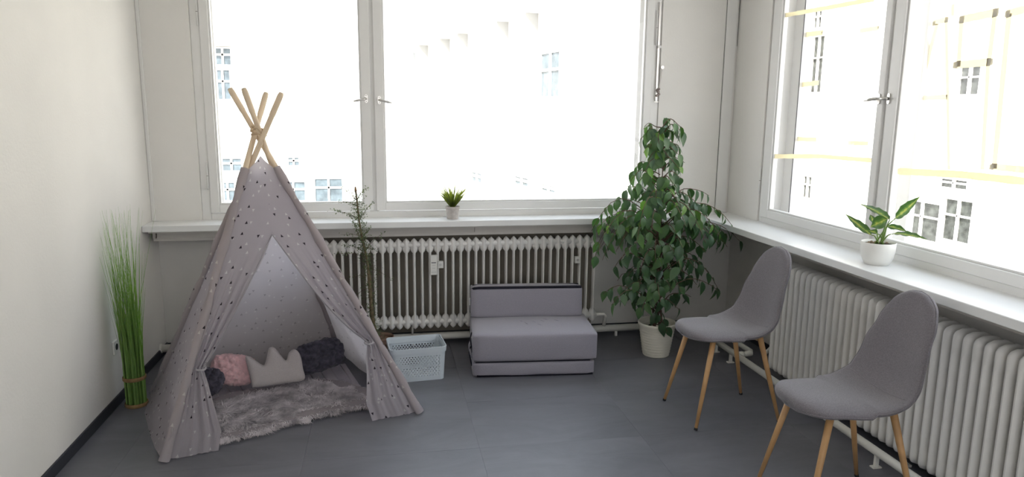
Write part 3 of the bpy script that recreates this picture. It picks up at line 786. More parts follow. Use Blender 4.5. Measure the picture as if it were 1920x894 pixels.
# pole sleeves
for k in POLES:
    S = []; st = s_at_z(k, STOP)+(.012 if k in ('FL', 'FR') else 0)
    pts = [PP(k, st*i/24) for i in range(25)]
    d = (pts[-1]-pts[0]).normalized(); u = d.orthogonal().normalized(); v = d.cross(u)
    P = []; uvs = []; n = 14
    for i, p in enumerate(pts):
        row = []
        for q in range(n+1):
            t = 2*pi*q/n; r = .023+.004*sin(i*.9+t*2)+.003*sin(i*2.3) + (.010 if i == 0 else 0)
            qq = p+(u*cos(t)+v*sin(t))*r; qq.z = max(qq.z, .003); row.append(qq); uvs.append((t*.024+20, i/24*1.5))
        P.append(row)
    m = MB(); m.grid(P); m.build('pole_sleeve', M_TENT, tent, smooth=True, uvs=uvs)
# loose cloth pooled at the left rear foot
pool = [(-1.475, 4.50), (-1.42, 4.22), (-1.325, 3.98), (-1.23, 3.76), (-1.16, 3.62)]
P = []; uvs = []
for i, (x, y) in enumerate(pool):
    row = []
    s0 = i/(len(pool)-1); base = lerp(RL, FL, s0); 
    for j in range(9):
        t = j/8; q = Vector((lerp(x, base.x+.05, t), lerp(y, base.y+.02, t), .004+.16*t**1.3+.008*sin(i*2+j*1.3)*(t < .95))); row.append(q); uvs.append((i*.25+3, t*.2))
    P.append(row)
mm = MB(); mm.grid(P); mm.build('side_skirt', M_TENT, tent, smooth=True, uvs=uvs)

# ------------------------------------------------------------------ things inside the teepee
matpts = [(-1.05, 4.02), (-.10, 4.16), (-.30, 4.90), (-1.30, 4.52)]
m = prism(matpts, .001, .008); pm = m.build('play_mat', M_MAT, bevel=.006)
tag(pm, 'thin mauve grey quilted mat on the teepee floor', 'mat')
for i in range(14):
    f = (i+.5)/14; a = lerp(Vector((*matpts[0], 0)), Vector((*matpts[1], 0)), f); b = lerp(Vector((*matpts[3], 0)), Vector((*matpts[2], 0)), f)
    MB().tube([a+(b-a)*.02+Vector((0, 0, .0072)), b-(b-a)*.02+Vector((0, 0, .0072))], .0035, 6).build('quilt_ridge', M_MAT, pm, smooth=True)

# fur rug
RUG = [(-1.04, 3.80), (-.93, 3.765), (-.80, 3.79), (-.66, 3.88), (-.52, 3.955), (-.38, 4.02), (-.25, 4.075), (-.10, 4.09), (-.03, 4.20), (-.13, 4.33), (-.30, 4.50), (-.45, 4.56), (-.62, 4.52), (-.80, 4.45), (-.98, 4.40), (-1.10, 4.28), (-1.13, 4.05), (-1.10, 3.88)]
def inside(x, y, poly):
    c = False; n = len(poly)
    for i in range(n):
        x1, y1 = poly[i]; x2, y2 = poly[(i+1) % n]
        if (y1 > y) != (y2 > y) and x < (x2-x1)*(y-y1)/(y2-y1)+x1: c = not c
    return c
def edge_dist(x, y, poly):
    d = 9
    for i in range(len(poly)):
        a = Vector(poly[i]); b = Vector(poly[(i+1) % len(poly)]); ab = b-a; t = max(0, min(1, (Vector((x, y))-a).dot(ab)/ab.length_squared)); d = min(d, (Vector((x, y))-a-ab*t).length)
    return d
rug = prism(RUG, .012, .034).build('fur_rug', mat('rug_hide', (.3, .27, .28), .95, .1))
rug.location.z = 0
tag(rug, 'shaggy grey fur rug spilling out of the teepee opening', 'rug')
def fur_mat():
    m = bpy.data.materials.new('long_fur'); m.use_nodes = True
    n = m.node_tree.nodes; L = m.node_tree.links; b = n['Principled BSDF']; t = n.new('ShaderNodeTexCoord')
    nz = n.new('ShaderNodeTexNoise'); nz.inputs['Scale'].default_value = 7; nz.inputs['Detail'].default_value = 8; nz.inputs['Roughness'].default_value = .7; L.new(t.outputs['Object'], nz.inputs['Vector'])
    r = n.new('ShaderNodeValToRGB'); r.color_ramp.elements[0].position = .38; r.color_ramp.elements[0].color = (.30, .27, .29, 1)
    r.color_ramp.elements[1].position = .60; r.color_ramp.elements[1].color = (.80, .74, .76, 1); L.new(nz.outputs['Fac'], r.inputs[0])
    L.new(r.outputs[0], b.inputs['Base Color']); b.inputs['Roughness'].default_value = .7; b.inputs['Specular IOR Level'].default_value = .2; b.inputs['Sheen Weight'].default_value = .3
    return m
M_FUR = fur_mat()
fm = MB(); V_ = []; F_ = []
rnd = random.Random(5)
def tuft(base, d, L, wd, droop):
    o = len(V_); side = d.cross(Vector((0, 0, 1))); side = side.normalized() if side.length > .01 else Vector((1, 0, 0))
    p = base
    for i, (f, ww) in enumerate(((0, 1), (.4, .8), (.75, .5), (1, 0))):
        q = base+d*L*f-Vector((0, 0, droop*f*f*L))
        q.z = max(q.z, .0095)
        if ww: V_.append(q-side*wd*ww*.5); V_.append(q+side*wd*ww*.5)
        else: V_.append(q)
    F_.extend([(o, o+1, o+3, o+2), (o+2, o+3, o+5, o+4), (o+4, o+5, o+6)])
cnt = 0
while cnt < 26000:
    x, y = rnd.uniform(-1.15, 0), rnd.uniform(3.74, 4.58)
    if not inside(x, y, RUG): continue
    e = edge_dist(x, y, RUG); cnt += 1
    h = .03+.035*min(1, e/.09)*(.7+.5*noise.noise(Vector((x*9, y*9, 2))))
    ang = 2*pi*noise.noise(Vector((x*3.2, y*3.2, 5)))+2.2*noise.noise(Vector((x*9, y*9, 1)))+rnd.gauss(0, .35)-1.3
    d = Vector((cos(ang), sin(ang), rnd.uniform(.15, .75))).normalized()
    tuft(Vector((x, y, h-.02)), d, rnd.uniform(.045, .085), rnd.uniform(.003, .006), rnd.uniform(.3, .8))
# fringe
for i in range(len(RUG)):
    a = Vector((*RUG[i], 0)); b = Vector((*RUG[(i+1) % len(RUG)], 0)); nn = int((b-a).length*620)
    out = (b-a).cross(Vector((0, 0, 1))).normalized()
    for k in range(nn):
        p = lerp(a, b, rnd.random())-out*rnd.uniform(0, .02); p.z = rnd.uniform(.005, .035)
        d = (out+Vector((rnd.gauss(0, .4), rnd.gauss(0, .4), rnd.uniform(0, .4)))).normalized()
        tuft(p, d, rnd.uniform(.025, .055), .004, .5)
fm.add(V_, F_); fm.build('fur', M_FUR, rug, kind='stuff', smooth=True, fix=False)

# pillows
def pillow_grid(w, h, th, n=28, exp=2.5, corner=.06):
    """front and back sheets of a stuffed square; local x,z in plane, y thickness"""
    out = []
    for s in (-1, 1):
        P = []
        for i in range(n+1):
            row = []
            for j in range(n+1):
                a = -1+2*j/n; b = -1+2*i/n
                x = a*w/2*(1-corner*(b*b)*(1-a*a) * 1); z = b*h/2*(1-corner*(a*a)*(1-b*b))
                x = a*w/2*sqrt(1-.36*b*b*a*a); z = b*h/2*sqrt(1-.36*a*a*b*b)
                t = th/2*((1-a**4)*(1-b**4))**.5
                row.append(Vector((x, s*t, z)))
            P.append(row)
        out.append(P)
    return out
def place(M, v): return M @ v
def rosette_pillow(name, w, h, th, M, m_, amp, cells, label, cat='pillow', seed=1):
    A, B = pillow_grid(w, h, th, 44)
    mb = MB()
    for s, P in ((-1, A), (1, B)):
        for r in P:
            for v in r:
                q = Vector((v.x*cells, v.y*cells*.5, v.z*cells))+Vector((seed*7, 0, 0))
                d, pts = noise.voronoi(q)
                f = 1-min(1, (d[1]-d[0])*1.6); f = 1-f
                e = 1-(abs(v.x)/(w/2))**6; g = 1-(abs(v.z)/(h/2))**6
                v.y += s*amp*(f-.3+.35*noise.noise(q*2.7))*max(0, e*g)**.3
                v.x += amp*.5*noise.noise(q*1.9+Vector((3, 1, 2))); v.z += amp*.5*noise.noise(q*2.1+Vector((9, 4, 2)))
        mb.grid([[M @ v for v in r] for r in P])
    bmh = mb
    o = bmh.build(name, m_, None, smooth=True)
    bm = bmesh.new(); bm.from_mesh(o.data); bmesh.ops.remove_doubles(bm, verts=bm.verts, dist=amp*.0+.0015); bmesh.ops.recalc_face_normals(bm, faces=bm.faces); bm.to_mesh(o.data); bm.free()
    tag(o, label, cat); return o
M_PINK = mat('pink_plush', (.78, .50, .51), .95, .1, noise_amt=.18, noise_scale=35, bump=1, bump_scale=70, sheen=.4)
M_CHAR = mat('charcoal_plush', (.075, .070, .092), .95, .1, noise_amt=.4, noise_scale=35, bump=1, bump_scale=70, sheen=.15)
def TM(loc, rx, ry, rz): return Matrix.Translation(loc) @ Matrix.Rotation(rz, 4, 'Z') @ Matrix.Rotation(rx, 4, 'X') @ Matrix.Rotation(ry, 4, 'Y')
# rx leans back, ry turns within its own plane
rosette_pillow('pillow', .28, .20, .13, TM((-.975, 4.52, .140), radians(-28), radians(12), radians(12)), M_PINK, .016, 26, 'fluffy pink pillow with curly pile, leaning at the left inside the teepee', seed=1)
rosette_pillow('pillow', .24, .17, .09, TM((-1.115, 4.35, .145), radians(-35), radians(20), radians(8)), M_CHAR, .018, 24, 'small charcoal plush pillow peeping out below the pink one', seed=2)
rosette_pillow('pillow', .36, .21, .12, TM((-.46, 4.68, .150), radians(-30), radians(-8), radians(20)), M_CHAR, .022, 20, 'large charcoal curly plush pillow right of the crown pillow', seed=3)
# crown pillow
def crown():
    px = [(473, 727), (497, 724), (533, 719), (570, 712), (568, 690), (564, 668), (557, 657), (549, 655), (541, 662), (537, 675), (530, 670), (521, 658), (513, 651), (505, 652), (502, 660), (498, 678), (493, 684), (480, 676), (468, 668), (461, 668), (461, 676), (467, 700)]
    pl = Vector((-.73, 4.39, .06)); nrm = Vector((.08, -1, .42)).normalized()
    pts = []
    for a, b in px:
        d = CR*((a-960)/FPX)+CU*((447-b)/FPX)+_F; C = Vector((0, 0, CH)); t = (pl-C).dot(nrm)/d.dot(nrm); pts.append(C+d*t)
    c = sum(pts, Vector())/len(pts); ux = Vector((1, .08, 0)).normalized(); uy = nrm.cross(ux).normalized()
    if uy.z < 0: uy = -uy
    poly = [((p-c).dot(ux), (p-c).dot(uy)) for p in pts]
    # smooth outline
    sm = spline([Vector((x, y, 0)) for x, y in poly]+[Vector((*poly[0], 0))], 88)[:-1]; poly2 = [(v.x, v.y) for v in sm]
    from mathutils.geometry import delaunay_2d_cdt
    pts2 = [Vector(p) for p in poly2]; nb_ = len(pts2)
    x0_, x1_ = min(p[0] for p in poly2), max(p[0] for p in poly2); y0_, y1_ = min(p[1] for p in poly2), max(p[1] for p in poly2); st_ = .009
    for i in range(int((x1_-x0_)/st_)+1):
        for j in range(int((y1_-y0_)/st_)+1):
            x, y = x0_+(i+.5*(j % 2))*st_, y0_+j*st_
            if inside(x, y, poly2) and edge_dist(x, y, poly2) > .004: pts2.append(Vector((x, y)))
    V2_, _, F0, *_r = delaunay_2d_cdt(pts2, [(i, (i+1) % nb_) for i in range(nb_)], [], 1, 1e-6)
    V0 = [Vector((v.x, v.y, 0)) for v in V2_]; F0 = [tuple(f) for f in F0]
    F0 = [f for f in F0 if inside(sum(V0[i].x for i in f)/3, sum(V0[i].y for i in f)/3, poly2)]
    def hgt(x, y): d = edge_dist(x, y, poly2); return .030*(1-max(0, 1-d/.05)**2)**.5 if d < .05 else .030+.004*sin((d-.05)*20)
    H = [hgt(v.x, v.y) for v in V0]
    H = [0 if h < .0015 else h for h in H]
    mb = MB(); mb.add([c+ux*v.x+uy*v.y+nrm*h for v, h in zip(V0, H)], F0); mb.add([c+ux*v.x+uy*v.y-nrm*h for v, h in zip(V0, H)], F0)
    o = mb.build('pillow', M_CROWN, None, smooth=True)
    bm = bmesh.new(); bm.from_mesh(o.data); bmesh.ops.remove_doubles(bm, verts=bm.verts, dist=.0004); bmesh.ops.recalc_face_normals(bm, faces=bm.faces); bm.to_mesh(o.data); bm.free()
    tag(o, 'taupe three-pointed crown-shaped pillow in the middle of the teepee', 'pillow')
crown()

# ------------------------------------------------------------------ chairs
def make_chair():
    root = empty('shell_chair', (0, 0, 0))
    # centre line of the shell, (forward y, z): front lip -> seat -> bend -> back -> top
    C_ = spline([Vector((0, .278, .520)), Vector((0, .24, .538)), Vector((0, .15, .539)), Vector((0, .01, .528)), Vector((0, -.11, .522)), Vector((0, -.19, .546)), Vector((0, -.235, .612)), Vector((0, -.260, .715)), Vector((0, -.290, .845)), Vector((0, -.318, .95)), Vector((0, -.332, 1.008))], 120)
    # arc length resample
    L = [0]
    for i in range(1, len(C_)): L.append(L[-1]+(C_[i]-C_[i-1]).length)
    T = L[-1]
    def pos(l):
        l = max(0, min(T, l))
        for i in range(len(L)-1):
            if l <= L[i+1]:
                f = (l-L[i])/(L[i+1]-L[i]+1e-9); return lerp(C_[i], C_[i+1], f), (C_[min(i+2, len(C_)-1)]-C_[max(i-1, 0)]).normalized()
        return C_[-1], (C_[-1]-C_[-2]).normalized()
    def halfw(l):
        f = l/T
        w = curve1([0, .12, .25, .42, .55, .68, .82, .93, 1], [.190, .212, .226, .232, .222, .205, .175, .148, .125], f)
        # rounded ends
        rf, rb_ = .11, .13
        if l < rf: w *= (1-((rf-l)/rf)**2.3)**(1/2.3)
        if l > T-rb_: w *= (1-((l-(T-rb_))/rb_)**2.2)**(1/2.2)
        return w
    N = 64; Mx = 26; ls = []
    for i in range(N+1):
        a = i/N; ls.append(T*(.5-.5*cos(pi*a))*.5+T*a*.5)
    ls[0] = 0; ls[-1] = T
    top = []; bot = []
    for l in ls:
        p, d = pos(l); nn = Vector((0, -d.z, d.y)); nn = nn if nn.z > 0 or nn.y > 0 else -nn
        nn = Vector((0, -d.z, d.y))*-1 if False else Vector((0, d.z, -d.y))
        # normal toward the sitter: up on the seat, forward on the back
        if nn.z < 0 and abs(d.y) > abs(d.z): nn = -nn
        if nn.y < 0 and abs(d.z) > abs(d.y): nn = -nn
        w = max(halfw(l), 1e-4); f = l/T; rt = []; rb2 = []
        endf = min(1, l/.035, (T-l)/.035)
        cup = curve1([0, .3, .5, .72, .9, 1], [.0, .010, .045, .040, .022, .01], f)
        for j in range(Mx+1):
            t = -cos(pi*j/Mx)*.5*1.0+(-1+2*j/Mx)*.5
            th = .023*max(0, 1-abs(t)**5)**.5*sqrt(max(0, 1-(1-endf)**2))
            th = max(th, 0)
            c = p+Vector((t*w, 0, 0))+nn*cup*(abs(t)**2.2)*(w/.22)
            tilt = nn-Vector((t*.3, 0, 0)); tilt.normalize()
            if f < .3: c = c-Vector((0, 0, .018*abs(t)**3))
            rt.append(c+tilt*th); rb2.append(c-tilt*th*1.15)
        top.append(rt); bot.append(rb2)
    mb = MB(); mb.grid(top); mb.grid(bot)
    sh = mb.build('seat_shell', M_CHAIR, root, smooth=True, local=True)
    bm = bmesh.new(); bm.from_mesh(sh.data); bmesh.ops.remove_doubles(bm, verts=bm.verts, dist=.0006); bmesh.ops.recalc_face_normals(bm, faces=bm.faces); bm.to_mesh(sh.data); bm.free()
    # welt seam round the rim
    rim = [bot_[0]+(top_[0]-bot_[0])*.5 for top_, bot_ in zip(top, bot)]+[bot_[-1]+(top_[-1]-bot_[-1])*.5 for top_, bot_ in reversed(list(zip(top, bot)))]
    rim.append(rim[0]); MB().tube([p-Vector((0, 0, .0)) for p in rim], .0022, 6).build('welt_seam', M_CHAIR, sh, smooth=True, local=True)
    k = min(range(len(ls)), key=lambda i: abs(ls[i]-T*.47)); MB().tube([v for v in top[k][3:-3]], .0022, 6).build('cross_seam', M_CHAIR, sh, smooth=True, local=True)
    # metal underframe
    MB().tube([(-.15, .14, .500), (.15, .14, .500)], .009, 8).tube([(-.14, -.13, .493), (.14, -.13, .493)], .009, 8).tube([(-.12, .14, .500), (-.12, -.13, .493)], .008, 8).tube([(.12, .14, .500), (.12, -.13, .493)], .008, 8).build('underframe', mat('frame_tan', (.42, .30, .18), .5), root, smooth=True, local=True)
    for sx in (-1, 1):
        for (ty, by, bx) in ((.155, .265, .212), (-.14, -.262, .212)):
            a = Vector((sx*.150, ty, .508)); b = Vector((sx*bx, by, .012))
            lg = MB().tube([b, lerp(b, a, .5), a], [.0095, .0135, .0165], 14).build('leg', M_LEG, root, smooth=True, local=True)
            MB().tube([b+(b-a).normalized()*.012, b+(b-a).normalized()*-.001], .0105, 12).build('foot_cap', M_RUBBER, lg, smooth=True, local=True)
    return root
c1 = make_chair()
def copy_tree(o, parent=None):
    c = o.copy(); COL.objects.link(c); c.parent = parent
    for ch in [x for x in bpy.data.objects if x.parent == o]: copy_tree(ch, c)
    return c
c2 = copy_tree(c1)
c1.location = (1.985, 3.735, 0); c1.rotation_euler = (0, 0, radians(90+2))
c2.location = (2.03, 2.69, 0); c2.rotation_euler = (0, 0, radians(90-2))
tag(c1, 'grey upholstered shell chair with oak legs, the farther one beside the big ficus', 'chair', 'grey upholstered chairs in front of the right radiator')
tag(c2, 'grey upholstered shell chair with oak legs, the nearer one at the right edge', 'chair', 'grey upholstered chairs in front of the right radiator')

# ------------------------------------------------------------------ fold-out foam seat
def cushion(x0, x1, y0, y1, z0, z1, r=.022, puff=.008, seed=0, shear=0):
    """soft box: rounded, slightly bulging and wrinkled"""
    nx, ny, nz = 26, 14, 8; bm = bmesh.new(); bmesh.ops.create_cube(bm, size=1)
    bmesh.ops.subdivide_edges(bm, edges=bm.edges[:], cuts=15, use_grid_fill=True)
    c = Vector(((x0+x1)/2, (y0+y1)/2, (z0+z1)/2)); h = Vector(((x1-x0)/2, (y1-y0)/2, (z1-z0)/2))
    for v in bm.verts:
        p = Vector((v.co.x*2*h.x, v.co.y*2*h.y, v.co.z*2*h.z))
        q = Vector((max(-h.x+r, min(h.x-r, p.x)), max(-h.y+r, min(h.y-r, p.y)), max(-h.z+r, min(h.z-r, p.z))))
        d = p-q
        if d.length > 1e-6: p = q+d.normalized()*r*min(1, 1) if d.length > r else p
        a, b, e = p.x/h.x, p.y/h.y, p.z/h.z
        bl = puff*(1-a*a)*(1-b*b)*(1 if abs(e) > .9 else 0)*(1 if e > 0 else -.3)
        p.z += bl; p.y += (-puff if b < -.9 else puff if b > .9 else 0)*(1-a*a)*(1-e*e)
        p += Vector((0, 0, 1))*.0025*noise.noise(Vector((p.x*7+seed, p.y*9, p.z*9)))+Vector((0, .003, 0))*noise.noise(Vector((p.x*6, seed, p.z*12)))
        p.y += shear*(e+1)/2
        v.co = c+p
    me = MB(); me.v = [v.co.copy() for v in bm.verts]; bm.verts.index_update(); me.f = [tuple(v.index for v in f.verts) for f in bm.faces]; bm.free(); return me
sofa = empty('folding_seat', (0, 0, 0))
tag(sofa, 'mauve grey fold-out foam seat with dark piping in front of the radiator', 'seat')
W_ = .86
cushion(0, W_-.015, 0, .50, .004, .105, .02, .006, 1).build('base_cushion', M_SOFA, sofa, smooth=True, local=True)
cushion(.0, W_, -.005, .50, .109, .305, .022, .010, 4).build('seat_cushion', M_SOFA, sofa, smooth=True, local=True)
bc = cushion(.005, W_-.035, .38, .52, .307, .525, .018, .006, 8, shear=.02).build('back_cushion', M_SOFA, sofa, smooth=True, local=True)
MB().tube([(.03, .008, .010), (W_-.03, .008, .010)], .008, 8).build('base_piping', M_BLACK, sofa, smooth=True, local=True)
MB().tube([(.012, .425, .510), (.03, .408, .522), (.06, .405, .526), (W_-.07, .405, .526), (W_-.045, .41, .524)], .010, 8).build('zip_piping', M_BLACK, bc, smooth=True, local=True)
MB().tube([(.02, .50, .522), (W_-.05, .50, .522)], .007, 8).build('rear_piping', M_BLACK, bc, smooth=True, local=True)
MB().tube([(.02, .004, .107), (W_-.05, .004, .107)], .003, 6).build('seam_shadow_gap', M_BLACK, sofa, smooth=True, local=True)
BOX('fabric_label', (-.0035, .40, .40), (.0, .425, .45), mat('label_white', (.8, .8, .78), .7), bc, local=True)
BOX('label_print', (-.0042, .405, .41), (-.003, .42, .44), mat('label_grey', (.35, .35, .35), .7), bc, local=True)
# creases on the seat top
for i, (a, b, c, d) in enumerate(((.36, .26, .40, .17), (.40, .30, .47, .20), (.47, .31, .53, .22), (.50, .33, .56, .27), (.57, .30, .64, .24), (.44, .22, .50, .13), (.33, .29, .37, .24))):
    m = MB().tube(spline([(a, b, .306), (lerp(a, c, .5)+.01, lerp(b, d, .5), .3135), (c, d, .309)], 8), [.0002, .002, .004, .005, .005, .005, .004, .002, .0002], 6)
    m.build('crease', M_SOFA, sofa, smooth=True, local=True)
for i, (x, z) in enumerate(((0, .25), (-.008, .2), (-.004, .14), (.004, .24))):
    MB().tube(spline([(.0, .10+.03*i, z+.04), (x-.012, .08+.03*i, z), (x-.004, .07+.02*i, z-.05), (.0, .06+.02*i, z-.09)], 8), .0045, 6).build('tie_strap', M_SOFA if i % 2 else M_BLACK, sofa, smooth=True, local=True)
A_, B_ = at(886, 709, z=0), at(1113, 703, z=0)
ang = math.atan2(B_.y-A_.y, B_.x-A_.x)
sofa.location = (A_.x, A_.y+.005, 0); sofa.rotation_euler = (0, 0, ang)

# ------------------------------------------------------------------ perforated basket
def basket():
    root = empty('storage_basket', (.185, 4.64, 0))
    tag(root, 'light blue-grey perforated plastic basket between the teepee and the folding seat', 'basket')
    W, D, H = .375, .275, .235
    # rounded-rectangle wall ring with holes cut as real openings in a grid
    def outline(w, d, r, n=8):
        pts = []
        for cx_, cy_, a0 in ((w/2-r, -d/2+r, -pi/2), (w/2-r, d/2-r, 0), (-w/2+r, d/2-r, pi/2), (-w/2+r, -d/2+r, pi)):
            for k in range(n+1): a = a0+pi/2*k/n; pts.append(Vector((cx_+r*cos(a), cy_+r*sin(a), 0)))
        return pts
    def wall_strip(name, z0, z1, w0, w1, d0, d1, th, r=.03):
        a = outline(w0, d0, r); b = outline(w1, d1, r); ai = outline(w0-2*th, d0-2*th, r-th*.5); bi = outline(w1-2*th, d1-2*th, r-th*.5)
        rings = [[p+Vector((0, 0, z0)) for p in a], [p+Vector((0, 0, z1)) for p in b], [p+Vector((0, 0, z1)) for p in bi], [p+Vector((0, 0, z0)) for p in ai]]
        rings.append(rings[0]); return MB().grid(rings, closeu=True).build(name, M_PLASTIC, root, smooth=False, local=True, bevel=.0015)
    w0, d0 = W-.03, D-.03
    def wd(z): f = z/H; return lerp(w0, W-.006, f), lerp(d0, D-.006, f)
    wa, da = wd(.0); wb_, db = wd(.03); wall_strip('lower_wall', 0, .03, wa, wb_, da, db, .003)
    zt = H-.045; wc, dc = wd(zt); we, de = wd(H-.004); wall_strip('upper_wall', zt, H-.012, wc, we, dc, de, .003)
    wall_strip('rim', H-.036, H, W, W+.006, D, D+.006, .006)
    MB().add([p+Vector((0, 0, .004)) for p in outline(wa, da, .03)], [tuple(range(36))]).build('bottom', M_PLASTIC, root, local=True)
    # perforated zone of each side: honeycomb cells with round holes
    def perforated(p0, ax, zmin, zmax, length_at, inward, name):
        """p(u,z): wall point; flat panels with holes between the corners"""
        m = MB(); px_, pz = .0190, .0135; rows = int((zmax-zmin)/pz); 
        for r_ in range(rows):
            zc = zmin+(r_+.5)*pz; L0 = length_at(zc)-.06; n = int(L0/px_); off = (r_ % 2)*px_/2
            # hole size grows toward the middle
            us = [-L0/2]+[-L0/2+off*.0+(k+1)*L0/n for k in range(n-1)]+[L0/2]
            for k in range(n):
                ua, ub = us[k], us[k+1]
                if r_ % 2: ua, ub = max(-L0/2, us[k]-L0/n/2), (us[k+1]-L0/n/2 if k < n-1 else us[k+1])
                uc = (ua+ub)/2; z0_, z1_ = zc-pz/2, zc+pz/2
                f = max(0, 1-(abs(uc)/(L0*.56))**2)*max(0, 1-((zc-(zmin+zmax)/2-.01)/(.62*(zmax-zmin)))**2)
                rad = .0066*f**.42
                half = min((ub-ua), pz)*.5
                rad = min(rad, (ub-ua)*.42)
                if rad < .0012:
                    q = [(ua, z0_), (ub, z0_), (ub, z1_), (ua, z1_)]; m.add([p0(u, z) for u, z in q], [(0, 1, 2, 3)]); continue
                outer = [(ua, z0_), (uc, z0_), (ub, z0_), (ub, zc), (ub, z1_), (uc, z1_), (ua, z1_), (ua, zc)]
                angs = [-3*pi/4, -pi/2, -pi/4, 0, pi/4, pi/2, 3*pi/4, pi]
                inn = [(uc+rad*cos(a), zc+rad*sin(a)) for a in angs]
                inn2 = [p0(u, z)+inward*.0025 for u, z in inn]
                m.add([p0(u, z) for u, z in outer]+[p0(u, z) for u, z in inn]+inn2, [(i, (i+1) % 8, 8+(i+1) % 8, 8+i) for i in range(8)]+[(8+i, 8+(i+1) % 8, 16+(i+1) % 8, 16+i) for i in range(8)])
        return m.build(name, M_PLASTIC, root, local=True, fix=False)
    z0_, z1_ = .03, zt
    perforated(lambda u, z: Vector((u, -wd(z)[1]/2, z)), 'x', z0_, z1_, lambda z: wd(z)[0], Vector((0, 1, 0)), 'perforated_side')
    perforated(lambda u, z: Vector((u, wd(z)[1]/2, z)), 'x', z0_, z1_, lambda z: wd(z)[0], Vector((0, -1, 0)), 'perforated_side')
    perforated(lambda u, z: Vector((wd(z)[0]/2, u, z)), 'y', z0_, z1_, lambda z: wd(z)[1], Vector((-1, 0, 0)), 'perforated_end')
    perforated(lambda u, z: Vector((-wd(z)[0]/2, u, z)), 'y', z0_, z1_, lambda z: wd(z)[1], Vector((1, 0, 0)), 'perforated_end')
    # closed rounded corners and top row beside the perforated panels
    for sx in (-1, 1):
        for sy in (-1, 1):
            P = []
            for i in range(5):
                z = lerp(.03, zt+.001, i/4); w_, d_ = wd(z); r = .03; cx_, cy_ = sx*(w_/2-r), sy*(d_/2-r)
                P.append([Vector((cx_+sx*r*cos(a), cy_+sy*r*sin(a), z)) for a in [pi/2*k/8 for k in range(9)]])
            MB().grid(P).build('corner', M_PLASTIC, root, smooth=True, local=True)
    nrows = int((z1_-z0_)/.0135); zz = z0_+nrows*.0135
    w_, d_ = wd(zz); a = outline(w_, d_, .03); b = outline(*wd(zt), .03)
    MB().grid([[p+Vector((0, 0, zz)) for p in a], [p+Vector((0, 0, zt)) for p in b]], closeu=True).build('collar', M_PLASTIC, root, local=True)
    # hand slots in the ends
    for s in (-1, 1): BOX('hand_slot', (s*(W/2-.004)-.0015, -.045, H-.075), (s*(W/2-.004)+.0015, .045, H-.055), M_DARK, root, local=True, bevel=.001)
    return root
bk = basket()
A_, B_ = at(745, 718, z=0), at(833, 710, z=0)
ang = math.atan2(B_.y-A_.y, B_.x-A_.x)+radians(0)
front = Vector((B_.x, B_.y, 0)); bk.rotation_euler = (0, 0, ang)
u_ = Vector((cos(ang), sin(ang), 0)); v_ = Vector((-sin(ang), cos(ang), 0))
bk.location = front-u_*.172+v_*.122

# ------------------------------------------------------------------ plants
def leaf_mesh(L, W, fold=.25, droop=.25, n=7, tip=.12, uv=False):
    """pointed oval leaf along +x, folded on its midrib, tip bending down (-z)"""
    m = MB(); P = []; uvs = []
    for i in range(n+1):
        t = i/n; x = L*t
        w = W*.5*(sin(pi*t**.72))**(.85 if t < .5 else 1.15) if 0 < t < 1 else 0
        z = -droop*L*t*t
        row = []
        for s in (-1, -.5, 0, .5, 1):
            row.append(Vector((x, s*w, z+fold*w*abs(s)))); uvs.append((t, s))
        P.append(row)
    m.grid(P); return m, uvs
def mesh_from(m, name, material, uvs=None):
    o = m.build(name, material, None, smooth=True, local=True, uvs=uvs, fix=False); me = o.data; bpy.data.objects.remove(o); return me
def orient(d, up=Vector((0, 0, 1)), roll=0):
    x = d.normalized(); y = up.cross(x); y = y.normalized() if y.length > 1e-3 else Vector((0, 1, 0)); z = x.cross(y)
    M = Matrix((x, y, z)).transposed().to_4x4(); return M @ Matrix.Rotation(roll, 4, 'X')

# --- ficus in a cream pot
FX, FY = 1.985, 4.775
fic = empty('potted_ficus', (FX, FY, 0))
tag(fic, 'tall weeping fig with drooping dark green leaves in a cream pot in the corner', 'plant')
pot = MB().lathe((FX, FY, 0), [(.094, 0), (.098, .004), (.106, .06), (.121, .15), (.133, .225), (.140, .235), (.142, .25), (.139, .256), (.130, .254), (.127, .235), (.123, .215)], 40)
po = pot.build('pot', M_CREAM, fic, smooth=True); sharp(po, 35)
for i in range(9):
    z = .03+i*.021; r = .0995+z*.148
    MB().lathe((FX, FY, 0), [(r, z-.003), (r+.0015, z), (r, z+.003)], 40, close=False).build('pot_ring', M_CREAM, po, smooth=True)
MB().lathe((FX, FY, 0), [(.0, .212), (.06, .216), (.119, .21)], 24, close=False).build('soil', M_SOIL, fic, smooth=True)
R_ = random.Random(21)
stems = []
for k in range(4):
    a = k*pi/2+.5; pts = []
    for i in range(16):
        z = .20+1.48*i/15*(1-.13*k); tw = a+i*.45; rr = (.030-.0013*i)+.004*sin(i)
        pts.append(Vector((FX+rr*cos(tw)-.035*i/15, FY+rr*sin(tw), z)))
    stems.append(pts); MB().tube(pts, [.0085-.0004*i for i in range(16)], 8).build('stem', M_BARK, fic, smooth=True)
leafA = [mesh_from(*[leaf_mesh(.100, .055, .20, .30)][0][:1], 'ficus_leaf', M_FICUS), mesh_from(leaf_mesh(.086, .050, .25, .15)[0], 'ficus_leaf', M_FICUS), mesh_from(leaf_mesh(.096, .052, .15, .5)[0], 'ficus_leaf', M_FICUS)]
leafY = mesh_from(leaf_mesh(.082, .042, .2, .3)[0], 'ficus_leaf_young', M_FICUSY)
def R_z(z): return curve1([.27, .36, .45, .60, .80, .95, 1.05, 1.15, 1.30, 1.45, 1.60, 1.72], [.36, .46, .30, .36, .50, .42, .30, .20, .20, .14, .13, .07], z)
leaves = []; ntw = 0
